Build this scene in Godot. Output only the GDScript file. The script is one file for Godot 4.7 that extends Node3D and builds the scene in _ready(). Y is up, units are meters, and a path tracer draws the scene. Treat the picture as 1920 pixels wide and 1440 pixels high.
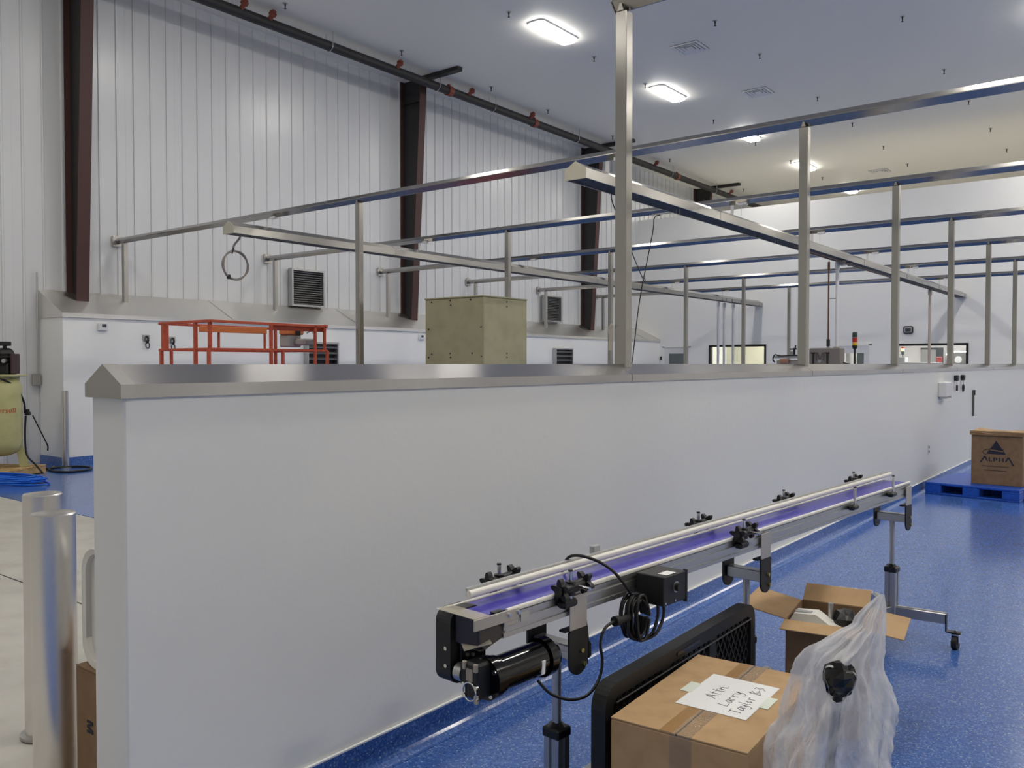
extends Node3D
# A food-plant hall seen along a low white dividing wall. Metres, y up, the camera at x = z = 0.

const ORD = ["nearest", "second", "third", "fourth", "fifth", "sixth", "seventh", "eighth", "ninth", "tenth"]
const CEIL = 8.12
const Z0 = -4.327      # first row of posts, then every 3.048 m
const PITCH = 3.048
var M = {}
var rng := RandomNumberGenerator.new()


class MB:
	var v := PackedVector3Array()
	var n := PackedVector3Array()
	var uv := PackedVector2Array()

	func tri(a: Vector3, b: Vector3, c: Vector3, na: Vector3, nb: Vector3, nc: Vector3, ua := Vector2.ZERO, ub := Vector2.ZERO, uc := Vector2.ZERO) -> void:
		if (b - a).cross(c - a).dot(na + nb + nc) > 0.0:
			v.append_array([a, c, b]); n.append_array([na, nc, nb]); uv.append_array([ua, uc, ub])
		else:
			v.append_array([a, b, c]); n.append_array([na, nb, nc]); uv.append_array([ua, ub, uc])

	func quad(a: Vector3, b: Vector3, c: Vector3, d: Vector3, nn: Vector3, u0 := 0.0, v0 := 0.0, u1 := 1.0, v1 := 1.0) -> void:
		tri(a, b, c, nn, nn, nn, Vector2(u0, v0), Vector2(u1, v0), Vector2(u1, v1))
		tri(a, c, d, nn, nn, nn, Vector2(u0, v0), Vector2(u1, v1), Vector2(u0, v1))

	func quadn(a: Vector3, b: Vector3, c: Vector3, d: Vector3, na: Vector3, nb: Vector3, nc: Vector3, nd: Vector3, u0 := 0.0, v0 := 0.0, u1 := 1.0, v1 := 1.0) -> void:
		tri(a, b, c, na, nb, nc, Vector2(u0, v0), Vector2(u1, v0), Vector2(u1, v1))
		tri(a, c, d, na, nc, nd, Vector2(u0, v0), Vector2(u1, v1), Vector2(u0, v1))

	func flat(a: Vector3, b: Vector3, c: Vector3, d: Vector3, away: Vector3) -> void:   # a quad whose normal points away from a point
		var nn := (b - a).cross(d - a).normalized()
		if nn.dot((a + b + c + d) / 4.0 - away) < 0.0:
			nn = -nn
		quad(a, b, c, d, nn)

	func box(c: Vector3, s: Vector3, bev := 0.0, basis := Basis()) -> MB:
		var h := s / 2.0
		var long := s.max_axis_index()
		for i in 3:
			var j := (i + 1) % 3
			var k := (i + 2) % 3
			if j == long:
				var t := j; j = k; k = t     # v runs along the longest side
			for si in [-1.0, 1.0]:
				var p := []
				for q in [[-1, -1], [1, -1], [1, 1], [-1, 1]]:
					var e := Vector3()
					e[i] = si * h[i]; e[j] = q[0] * (h[j] - bev); e[k] = q[1] * (h[k] - bev)
					p.append(c + basis * e)
				var nn := Vector3(); nn[i] = si
				quad(p[0], p[1], p[2], p[3], basis * nn, 0, 0, s[j], s[k])
		if bev > 0.0:
			for k in 3:
				var i := (k + 1) % 3
				var j := (k + 2) % 3
				for si in [-1.0, 1.0]:
					for sj in [-1.0, 1.0]:
						var p := []
						for q in [[1, 0, -1], [0, 1, -1], [0, 1, 1], [1, 0, 1]]:
							var e := Vector3()
							e[i] = si * (h[i] - (0.0 if q[0] else bev)); e[j] = sj * (h[j] - (0.0 if q[1] else bev)); e[k] = q[2] * (h[k] - bev)
							p.append(c + basis * e)
						var nn := Vector3(); nn[i] = si; nn[j] = sj
						quad(p[0], p[1], p[2], p[3], basis * nn.normalized())
			for sx in [-1.0, 1.0]:
				for sy in [-1.0, 1.0]:
					for sz in [-1.0, 1.0]:
						var sg := Vector3(sx, sy, sz)
						var nn := basis * sg.normalized()
						tri(c + basis * (sg * Vector3(h.x, h.y - bev, h.z - bev)), c + basis * (sg * Vector3(h.x - bev, h.y, h.z - bev)), c + basis * (sg * Vector3(h.x - bev, h.y - bev, h.z)), nn, nn, nn)
		return self

	func span(a: Vector3, b: Vector3, bev := 0.0) -> MB:      # a box from corner to corner
		return box((a + b) / 2.0, (b - a).abs(), bev)

	func bar(p0: Vector3, p1: Vector3, w: float, h: float, bev := 0.0, up := Vector3.UP, roll := 0.0) -> MB:   # a rectangular bar
		var z := (p1 - p0).normalized()
		if absf(z.dot(up)) > 0.95:
			up = Vector3.RIGHT
		var x := up.cross(z).normalized()
		var b := Basis(x, z.cross(x), z).rotated(z, roll)
		return box((p0 + p1) / 2.0, Vector3(w, h, p0.distance_to(p1)), bev, b)

	func cyl(p0: Vector3, p1: Vector3, r: float, sides := 16, r1 := -1.0, caps := true) -> MB:
		if r1 < 0.0:
			r1 = r
		var z := (p1 - p0).normalized()
		var x := z.cross(Vector3.UP if absf(z.y) < 0.9 else Vector3.RIGHT).normalized()
		var y := z.cross(x)
		var lean := z * (r - r1) / maxf(p0.distance_to(p1), 1e-6)
		for i in sides:
			var a := TAU * i / sides
			var b := TAU * (i + 1) / sides
			var da := x * cos(a) + y * sin(a)
			var db := x * cos(b) + y * sin(b)
			quadn(p0 + da * r, p0 + db * r, p1 + db * r1, p1 + da * r1, (da + lean).normalized(), (db + lean).normalized(), (db + lean).normalized(), (da + lean).normalized(), a * r, 0, b * r, p0.distance_to(p1))
			if caps:
				tri(p0, p0 + da * r, p0 + db * r, -z, -z, -z, Vector2(0, 0), Vector2(cos(a), sin(a)), Vector2(cos(b), sin(b)))
				tri(p1, p1 + da * r1, p1 + db * r1, z, z, z, Vector2(0, 0), Vector2(cos(a), sin(a)), Vector2(cos(b), sin(b)))
		return self

	func tube(pts: PackedVector3Array, r: float, sides := 8, closed := false) -> MB:
		var c := pts.size()
		var x := Vector3()
		var rings := []
		var dirs := []
		for i in c:
			var a := pts[(i - 1 + c) % c] if closed or i > 0 else pts[i]
			var b := pts[(i + 1) % c] if closed or i < c - 1 else pts[i]
			var t := (b - a).normalized()
			if i == 0:
				x = t.cross(Vector3.UP if absf(t.y) < 0.9 else Vector3.RIGHT).normalized()
			else:
				x = (x - t * x.dot(t)).normalized()
			var y := t.cross(x)
			var ring := []
			for k in sides:
				ring.append(x * cos(TAU * k / sides) + y * sin(TAU * k / sides))
			rings.append(ring); dirs.append(t)
		for i in (c if closed else c - 1):
			var j := (i + 1) % c
			for k in sides:
				var l := (k + 1) % sides
				var a: Vector3 = rings[i][k]; var b: Vector3 = rings[i][l]; var d: Vector3 = rings[j][l]; var e: Vector3 = rings[j][k]
				quadn(pts[i] + a * r, pts[i] + b * r, pts[j] + d * r, pts[j] + e * r, a, b, d, e)
		if not closed:
			for k in sides:
				var l := (k + 1) % sides
				var a: Vector3 = rings[0][k]; var b: Vector3 = rings[0][l]
				tri(pts[0], pts[0] + a * r, pts[0] + b * r, -dirs[0], -dirs[0], -dirs[0])
				a = rings[c - 1][k]; b = rings[c - 1][l]
				tri(pts[c - 1], pts[c - 1] + a * r, pts[c - 1] + b * r, dirs[c - 1], dirs[c - 1], dirs[c - 1])
		return self

	func lathe(profile: Array, xf := Transform3D(), sides := 32, sm := false) -> MB:   # Vector2(radius, height) from one end to the other
		var c := profile.size()
		var ns := []
		for i in c - 1:
			var d: Vector2 = profile[i + 1] - profile[i]
			ns.append(Vector2(d.y, -d.x).normalized())
		for i in c - 1:
			var n0: Vector2 = ns[i]; var n1: Vector2 = ns[i]
			if sm:
				if i > 0: n0 = (ns[i - 1] + ns[i]).normalized()
				if i < c - 2: n1 = (ns[i] + ns[i + 1]).normalized()
			var p: Vector2 = profile[i]; var q: Vector2 = profile[i + 1]
			for k in sides:
				var a := TAU * k / sides; var b := TAU * (k + 1) / sides
				var f := func(w: Vector2, g: float) -> Vector3: return Vector3(w.x * cos(g), w.y, w.x * sin(g))
				quadn(xf * f.call(p, a), xf * f.call(p, b), xf * f.call(q, b), xf * f.call(q, a), xf.basis * f.call(n0, a), xf.basis * f.call(n0, b), xf.basis * f.call(n1, b), xf.basis * f.call(n1, a), a, p.y, b, q.y)
		return self

	func prism(poly: PackedVector2Array, xf: Transform3D, depth: float, sm := false) -> MB:   # an outline in xf's xy plane, pushed along its z
		var area := 0.0
		var c := poly.size()
		for i in c:
			area += poly[i].cross(poly[(i + 1) % c])
		var ns := []
		for i in c:
			var d := (poly[(i + 1) % c] - poly[i]).normalized()
			ns.append(Vector2(d.y, -d.x) * signf(area))
		var run := 0.0
		for i in c:
			var j := (i + 1) % c
			var a := poly[i]; var b := poly[j]
			var n0: Vector2 = ns[i]; var n1: Vector2 = ns[i]
			if sm:
				n0 = (ns[(i - 1 + c) % c] + ns[i]).normalized(); n1 = (ns[i] + ns[j]).normalized()
			var e := a.distance_to(b)
			var m0 := xf.basis * Vector3(n0.x, n0.y, 0); var m1 := xf.basis * Vector3(n1.x, n1.y, 0)
			quadn(xf * Vector3(a.x, a.y, 0), xf * Vector3(b.x, b.y, 0), xf * Vector3(b.x, b.y, depth), xf * Vector3(a.x, a.y, depth), m0, m1, m1, m0, run, 0, run + e, depth)
			run += e
		var t := Geometry2D.triangulate_polygon(poly)
		for i in range(0, t.size(), 3):
			for side in 2:
				var z := depth * side
				var nn := xf.basis.z * (1.0 if side else -1.0)
				var p := []
				for k in 3:
					p.append(xf * Vector3(poly[t[i + k]].x, poly[t[i + k]].y, z))
				tri(p[0], p[1], p[2], nn, nn, nn, poly[t[i]], poly[t[i + 1]], poly[t[i + 2]])
		return self

	func mesh() -> ArrayMesh:
		var a := []
		a.resize(Mesh.ARRAY_MAX)
		a[Mesh.ARRAY_VERTEX] = v; a[Mesh.ARRAY_NORMAL] = n; a[Mesh.ARRAY_TEX_UV] = uv
		var m := ArrayMesh.new()
		m.add_surface_from_arrays(Mesh.PRIMITIVE_TRIANGLES, a)
		return m


# ------------------------------------------------------------------ helpers
func numbered(called: String) -> String:
	var s := called
	var i := 0
	while has_node(s):
		i += 1
		s = "%s_%03d" % [called, i]
	return s


func thing(called: String, label: String, category: String, at := Vector3.ZERO, turn := 0.0, group := "") -> Node3D:
	var o := Node3D.new()
	o.name = numbered(called)
	add_child(o)
	o.position = at
	o.rotation.y = turn
	tag(o, label, category, group)
	return o


func tag(o: Node, label: String, category: String, group := "", kind := "") -> Node:
	o.set_meta("label", label)
	if category: o.set_meta("category", category)
	if group: o.set_meta("group", group)
	if kind: o.set_meta("kind", kind)
	return o


func put(called: String, m: Mesh, material: Material, parent: Node = null, at := Transform3D()) -> MeshInstance3D:
	var o := MeshInstance3D.new()
	o.mesh = m
	o.material_override = material
	o.transform = at
	if parent == null:
		o.name = numbered(called)
		add_child(o)
	else:
		var s := called
		var i := 0
		while parent.has_node(s):
			i += 1
			s = "%s_%03d" % [called, i]
		o.name = s
		parent.add_child(o)
	return o


func obj(called: String, b: MB, material: Material, parent: Node = null) -> MeshInstance3D:
	return put(called, b.mesh(), material, parent)


func dup(o: Node3D, called: String, label: String, at: Vector3, group := "") -> Node3D:
	var r: Node3D = o.duplicate()
	r.name = numbered(called)
	add_child(r)
	r.position = at
	r.set_meta("label", label)
	if group: r.set_meta("group", group)
	return r


func struct(called: String, b: MB, material: Material, label: String) -> MeshInstance3D:
	var o := obj(called, b, material)
	tag(o, label, "structure", "", "structure")
	return o


func mat(color: Color, rough := 0.6, metal := 0.0) -> StandardMaterial3D:
	var m := StandardMaterial3D.new()
	m.albedo_color = color
	m.roughness = rough
	m.metallic = metal
	return m


func steel(color: Color, rough: float, aniso := 0.0) -> StandardMaterial3D:
	var m := mat(color, rough, 1.0)
	if aniso != 0.0:
		m.anisotropy_enabled = true
		m.anisotropy = aniso
	return m


func noise_tex(freq: float, ramp: Array, sd: int, normal := 0.0, size := 512, kind := FastNoiseLite.TYPE_SIMPLEX_SMOOTH, octaves := 4) -> NoiseTexture2D:
	var f := FastNoiseLite.new()
	f.seed = sd; f.frequency = freq; f.noise_type = kind; f.fractal_octaves = octaves
	var t := NoiseTexture2D.new()
	t.width = size; t.height = size; t.seamless = true; t.noise = f; t.generate_mipmaps = false
	if normal > 0.0:
		t.as_normal_map = true; t.bump_strength = normal
	elif ramp.size():
		var g := Gradient.new()
		g.offsets = PackedFloat32Array(range(ramp.size()).map(func(i): return float(i) / (ramp.size() - 1)))
		g.colors = PackedColorArray(ramp)
		t.color_ramp = g
	return t


func tri_map(m: StandardMaterial3D, scale: float, world := true) -> StandardMaterial3D:
	m.uv1_triplanar = true
	m.uv1_world_triplanar = world
	m.uv1_scale = Vector3.ONE * scale
	return m


func rounded(w: float, h: float, r: float, steps := 5, c := Vector2.ZERO) -> PackedVector2Array:
	var p := PackedVector2Array()
	for q in 4:
		var k := Vector2([1, -1, -1, 1][q] * (w / 2 - r), [1, 1, -1, -1][q] * (h / 2 - r))
		for i in steps + 1:
			var a := PI / 2 * (q + float(i) / steps)
			p.append(c + k + Vector2(cos(a), sin(a)) * r)
	return p


func curve(pts: Array, steps := 6, closed := false) -> PackedVector3Array:     # Catmull-Rom through the points
	var out := PackedVector3Array()
	var c := pts.size()
	for i in (c if closed else c - 1):
		var a: Vector3 = pts[(i - 1 + c) % c] if closed or i > 0 else pts[0]
		var b: Vector3 = pts[i]
		var d: Vector3 = pts[(i + 1) % c]
		var e: Vector3 = pts[(i + 2) % c] if closed or i < c - 2 else pts[c - 1]
		for k in steps:
			out.append(b.cubic_interpolate(d, a, e, float(k) / steps))
	if not closed:
		out.append(pts[c - 1])
	return out


func frame(x: Vector3, y: Vector3, at: Vector3) -> Transform3D:
	return Transform3D(Basis(x, y, x.cross(y)), at)


func letters(text: String, size: float, depth: float, serif := false, italic := false) -> Mesh:
	var t := TextMesh.new()
	t.text = text
	var f := SystemFont.new()
	f.font_names = PackedStringArray(["Droid Serif" if serif else "Droid Sans"])
	f.font_weight = 700
	f.font_italic = italic
	t.font = f
	t.font_size = 64
	t.pixel_size = size / 64.0
	t.depth = depth
	t.curve_step = 2.0
	return t


# ------------------------------------------------------------------ the scene
func _ready() -> void:
	rng.seed = 7
	var cam := Camera3D.new()
	cam.name = "camera"
	add_child(cam)
	cam.position = Vector3(0, 1.58, 0)
	cam.rotation = Vector3(-0.0238, 0.6617, 0)
	cam.fov = 48.51
	cam.near = 0.05
	cam.far = 200.0
	var env := Environment.new()
	env.background_mode = Environment.BG_COLOR
	env.background_color = Color(0.02, 0.02, 0.02)
	env.tonemap_mode = Environment.TONE_MAPPER_LINEAR
	env.tonemap_exposure = 2.35
	env.sdfgi_enabled = true
	env.ssao_enabled = true
	env.ssil_enabled = true
	var we := WorldEnvironment.new()
	we.name = "environment"
	we.environment = env
	add_child(we)
	make_materials()
	ceiling_lights()
	shell()
	left_side()
	divider()
	far_wall()
	ceiling_things()
	frame_work()
	trays()
	hall_things()
	left_things()
	conveyor()
	right_things()


func make_materials() -> void:
	M.white = tri_map(mat(Color(0.90, 0.90, 0.89), 0.42), 0.9)
	M.white.normal_enabled = true
	M.white.normal_texture = noise_tex(0.03, [], 3, 2.0)
	M.white.normal_scale = 0.12
	M.farwhite = tri_map(mat(Color(0.93, 0.93, 0.925), 0.5), 0.4)
	M.ceiling = tri_map(mat(Color(0.94, 0.93, 0.90), 0.6), 0.3)
	M.panel = mat(Color(0.83, 0.835, 0.845), 0.27)
	M.panel.normal_enabled = true
	M.panel.normal_texture = noise_tex(0.004, [], 5, 3.0)
	M.panel.normal_scale = 0.12
	tri_map(M.panel, 0.35)
	M.steel = steel(Color(0.66, 0.65, 0.635), 0.25, 0.9)
	M.steel_dull = steel(Color(0.70, 0.69, 0.675), 0.38, 0.5)
	M.cap = steel(Color(0.70, 0.69, 0.685), 0.21, 1.0)
	M.ledge = steel(Color(0.90, 0.89, 0.87), 0.34, 0.8)
	M.bollard = steel(Color(0.90, 0.89, 0.885), 0.27, 0.85)
	M.alu = mat(Color(0.72, 0.72, 0.72), 0.36, 0.9)
	M.alu_plate = mat(Color(0.74, 0.72, 0.69), 0.42, 0.75)
	M.chrome = mat(Color(0.85, 0.85, 0.86), 0.14, 1.0)
	M.zinc = mat(Color(0.8, 0.76, 0.55), 0.3, 1.0)
	M.dark = mat(Color(0.10, 0.10, 0.11), 0.55)
	M.black = mat(Color(0.055, 0.055, 0.06), 0.42)
	M.black_gloss = mat(Color(0.03, 0.03, 0.035), 0.12)
	M.black_powder = mat(Color(0.075, 0.075, 0.08), 0.5)
	M.rubber = mat(Color(0.05, 0.05, 0.055), 0.6)
	M.black_plastic = tri_map(mat(Color(0.06, 0.063, 0.07), 0.5), 3.0)
	M.cable = mat(Color(0.045, 0.045, 0.05), 0.4)
	M.iron = mat(Color(0.27, 0.16, 0.15), 0.6)
	M.iron_dark = mat(Color(0.16, 0.15, 0.15), 0.55)
	M.orange_fit = mat(Color(0.50, 0.25, 0.18), 0.5)
	M.lift = tri_map(mat(Color.WHITE, 0.5), 1.2)
	M.lift.albedo_texture = noise_tex(0.02, [Color(0.60, 0.24, 0.16), Color(0.70, 0.29, 0.19), Color(0.72, 0.31, 0.20), Color(0.76, 0.38, 0.25)], 12)
	M.lift_orange = mat(Color(0.78, 0.44, 0.22), 0.5)
	M.cabinet = tri_map(mat(Color.WHITE, 0.5), 0.8)
	M.cabinet.albedo_texture = noise_tex(0.008, [Color(0.60, 0.585, 0.46), Color(0.635, 0.615, 0.49), Color(0.65, 0.63, 0.51)], 14)
	M.tank = tri_map(mat(Color.WHITE, 0.35), 0.8)
	M.tank.albedo_texture = noise_tex(0.01, [Color(0.66, 0.65, 0.44), Color(0.71, 0.70, 0.49), Color(0.73, 0.71, 0.52)], 15)
	M.grey_box = mat(Color(0.62, 0.62, 0.62), 0.5)
	M.pale = mat(Color(0.86, 0.86, 0.87), 0.45)
	M.screen = mat(Color(0.25, 0.28, 0.3), 0.2)
	M.red = mat(Color(0.72, 0.14, 0.12), 0.4)
	M.amber = mat(Color(0.85, 0.68, 0.12), 0.35)
	M.green_lens = mat(Color(0.16, 0.24, 0.22), 0.35)
	M.white_plastic = mat(Color(0.9, 0.89, 0.86), 0.35)
	M.blue_hose = mat(Color(0.10, 0.42, 0.86), 0.35)
	M.blue_pallet = tri_map(mat(Color.WHITE, 0.42), 1.5)
	M.blue_pallet.albedo_texture = noise_tex(0.02, [Color(0.05, 0.24, 0.60), Color(0.07, 0.30, 0.70), Color(0.12, 0.38, 0.78)], 16)
	M.wood = tri_map(mat(Color.WHITE, 0.75), 1.5)
	M.wood.albedo_texture = noise_tex(0.015, [Color(0.62, 0.5, 0.33), Color(0.74, 0.62, 0.43), Color(0.8, 0.69, 0.5)], 17)
	M.glass = mat(Color(0.75, 0.85, 0.85, 0.1), 0.05)
	M.glass.transparency = BaseMaterial3D.TRANSPARENCY_ALPHA
	M.paper = mat(Color(0.93, 0.93, 0.93), 0.7)
	M.tab = mat(Color(0.86, 0.89, 0.84), 0.6)
	M.ink = mat(Color(0.08, 0.08, 0.16), 0.7)
	M.print = mat(Color(0.13, 0.14, 0.2), 0.75)
	M.tape = mat(Color(0.88, 0.82, 0.7, 0.07), 0.15)
	M.tape.transparency = BaseMaterial3D.TRANSPARENCY_ALPHA
	M.tape.normal_enabled = true
	M.tape.normal_texture = noise_tex(0.03, [], 21, 8.0)
	M.tape.normal_scale = 0.6
	tri_map(M.tape, 5.0)
	M.tape_brown = mat(Color(0.64, 0.49, 0.30), 0.3)
	M.card = cardboard(Color(0.72, 0.59, 0.43), 31)
	M.card_dark = cardboard(Color(0.53, 0.42, 0.31), 32)
	M.belt = tri_map(mat(Color.WHITE, 0.33), 2.0)
	M.belt.albedo_texture = noise_tex(0.02, [Color(0.24, 0.22, 0.60), Color(0.27, 0.25, 0.66), Color(0.36, 0.33, 0.70)], 24)
	M.clear = mat(Color(0.85, 0.82, 0.75, 0.4), 0.3)
	M.clear.transparency = BaseMaterial3D.TRANSPARENCY_ALPHA
	M.bag = mat(Color(0.97, 0.97, 0.98, 0.85), 0.3)
	M.bag.vertex_color_use_as_albedo = true
	M.bag.transparency = BaseMaterial3D.TRANSPARENCY_ALPHA
	M.bag.cull_mode = BaseMaterial3D.CULL_DISABLED
	# concrete
	M.concrete = tri_map(mat(Color.WHITE, 0.45), 0.35)
	M.concrete.albedo_texture = noise_tex(0.006, [Color(0.68, 0.67, 0.64), Color(0.74, 0.73, 0.70), Color(0.77, 0.76, 0.73)], 41, 0.0, 1024, FastNoiseLite.TYPE_SIMPLEX_SMOOTH, 6)
	M.concrete.normal_enabled = true
	M.concrete.normal_texture = noise_tex(0.02, [], 42, 3.0)
	M.concrete.normal_scale = 0.15
	# blue flake epoxy: 2 m of it at 1024 pixels
	var im := Image.create(1024, 1024, false, Image.FORMAT_RGB8)
	im.fill(Color(0.24, 0.39, 0.67))
	var tones := [Color(0.16, 0.30, 0.59), Color(0.25, 0.41, 0.70), Color(0.30, 0.47, 0.76), Color(0.20, 0.35, 0.64), Color(0.40, 0.54, 0.80)]
	for i in 60000:
		im.fill_rect(Rect2i(rng.randi_range(0, 1023), rng.randi_range(0, 1023), rng.randi_range(2, 5), rng.randi_range(2, 5)), tones[rng.randi_range(0, 4)])
	for i in 7000:
		var w := rng.randf_range(0.55, 0.85)
		im.fill_rect(Rect2i(rng.randi_range(0, 1023), rng.randi_range(0, 1023), rng.randi_range(1, 3), rng.randi_range(1, 3)), Color(w * 0.85, w * 0.95, w))
	M.epoxy = tri_map(mat(Color.WHITE, 0.16), 0.5)
	M.epoxy.albedo_texture = ImageTexture.create_from_image(im)
	M.epoxy.metallic_specular = 0.65
	M.epoxy.normal_enabled = true
	M.epoxy.normal_texture = noise_tex(0.02, [], 44, 3.0)
	M.epoxy.normal_scale = 0.04
	M.rim_white = mat(Color(0.93, 0.93, 0.93), 0.35)


func cardboard(c: Color, sd: int) -> StandardMaterial3D:
	var m := tri_map(mat(Color.WHITE, 0.8), 1.6)
	m.albedo_texture = noise_tex(0.012, [c.darkened(0.07), c, c.lightened(0.05)], sd, 0.0, 512, FastNoiseLite.TYPE_SIMPLEX_SMOOTH, 6)
	return m


func glow(c: Color, e: float) -> StandardMaterial3D:
	var m := mat(Color(0.9, 0.9, 0.9), 0.4)
	m.emission_enabled = true
	m.emission = c
	m.emission_energy_multiplier = e
	return m


func area(parent: Node3D, at: Vector3, size: Vector2, energy: float, color := Color.WHITE) -> void:
	var l := AreaLight3D.new()
	l.name = "lamp_light"
	l.area_size = size
	l.light_energy = energy
	l.light_color = color
	l.position = at
	l.rotation_degrees = Vector3(-90, 0, 0)
	l.shadow_enabled = true
	l.area_range = 60.0
	l.area_attenuation = 2.0
	parent.add_child(l, true)


func ceiling_lights() -> void:
	M.lens = glow(Color(1.0, 0.99, 0.96), 13.0)
	M.fixture = mat(Color(0.9, 0.9, 0.9), 0.5)
	var down := frame(Vector3.RIGHT, Vector3.BACK, Vector3(0, 0, 0))      # xy of the outline lies in the ceiling, z looks down
	var rim := MB.new().prism(rounded(0.40, 1.28, 0.12), down, 0.03)
	var lens := MB.new().prism(rounded(0.34, 1.22, 0.10), frame(Vector3.RIGHT, Vector3.BACK, Vector3(0, -0.03, 0)), 0.05)
	var rm := rim.mesh()
	var lm := lens.mesh()
	var rows := [[-9.75, "in the ceiling row nearest the ribbed wall", 1.75], [-1.8, "in the ceiling row over the conveyor aisle", 2.6], [6.1, "in the ceiling row far right of the conveyor", 4.0]]
	var seen := {0: "bright white rounded LED ceiling panel, largest and nearest in view", 1: "bright white rounded LED ceiling panel, second largest, right of the tallest post", 2: "bright white LED ceiling panel, third along, just above the second beam", 3: "small bright LED ceiling panel partly hidden by the second tall post", 4: "smallest bright LED ceiling panel, a speck over the far white partition"}
	for r in rows:
		var k := 0
		for i in range(-4, 5):
			var z := -13.83 - 4.8 * i
			if r[0] > -5.0 and z > 2.0:
				continue
			var t := thing("ceiling_light", seen.get(i, "white LED light panel outside the picture, " + r[1]) if r[0] < -5.0 else "white LED light panel outside the picture, " + r[1], "ceiling light", Vector3(r[0], CEIL, z), 0.0, "LED ceiling lights")
			put("frame", rm, M.fixture, t)
			put("lens", lm, M.lens, t)
			area(t, Vector3(0, -0.085, 0), Vector2(0.34, 1.22), r[2], Color(1.0, 0.975, 0.93))
			k += 1


func shell() -> void:
	var f := MB.new()
	f.span(Vector3(-14.6, -0.3, -40), Vector3(12.2, -0.006, 9.2))
	struct("floor", f, M.concrete, "pale grey bare concrete floor left of the dividing wall")
	var e := MB.new()
	# blue coating: left hall beyond the edge, and the whole conveyor aisle
	e.span(Vector3(-14.3, -0.006, -25.3), Vector3(-2.65, 0, -4.24))
	e.span(Vector3(-2.65, -0.006, -25.3), Vector3(3.5, 0, 6))
	var ep := obj("floor", e, M.epoxy)
	tag(ep, "glossy blue flake epoxy floor coating", "structure", "", "structure")
	var j := MB.new()
	j.span(Vector3(-14.0, -0.008, -2.672), Vector3(-2.65, -0.0052, -2.66))
	obj("joint", j, M.dark, get_node("floor"))
	struct("ceiling", MB.new().span(Vector3(-14.7, CEIL, -40.2), Vector3(12.2, CEIL + 0.3, 9.2)), M.ceiling, "flat pale grey white ceiling high over the hall")
	struct("wall_right", MB.new().span(Vector3(12, 0, -40), Vector3(12.2, CEIL, 9)), M.farwhite, "plain white wall far to the right of the hall")
	struct("wall_back", MB.new().span(Vector3(-14.6, 0, 9), Vector3(12.2, CEIL, 9.2)), M.farwhite, "plain white wall behind the camera")
	struct("wall_end", MB.new().span(Vector3(-14.6, 0, -40.2), Vector3(12.2, CEIL, -40)), M.farwhite, "plain wall at the far end, behind the white partition")


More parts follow.
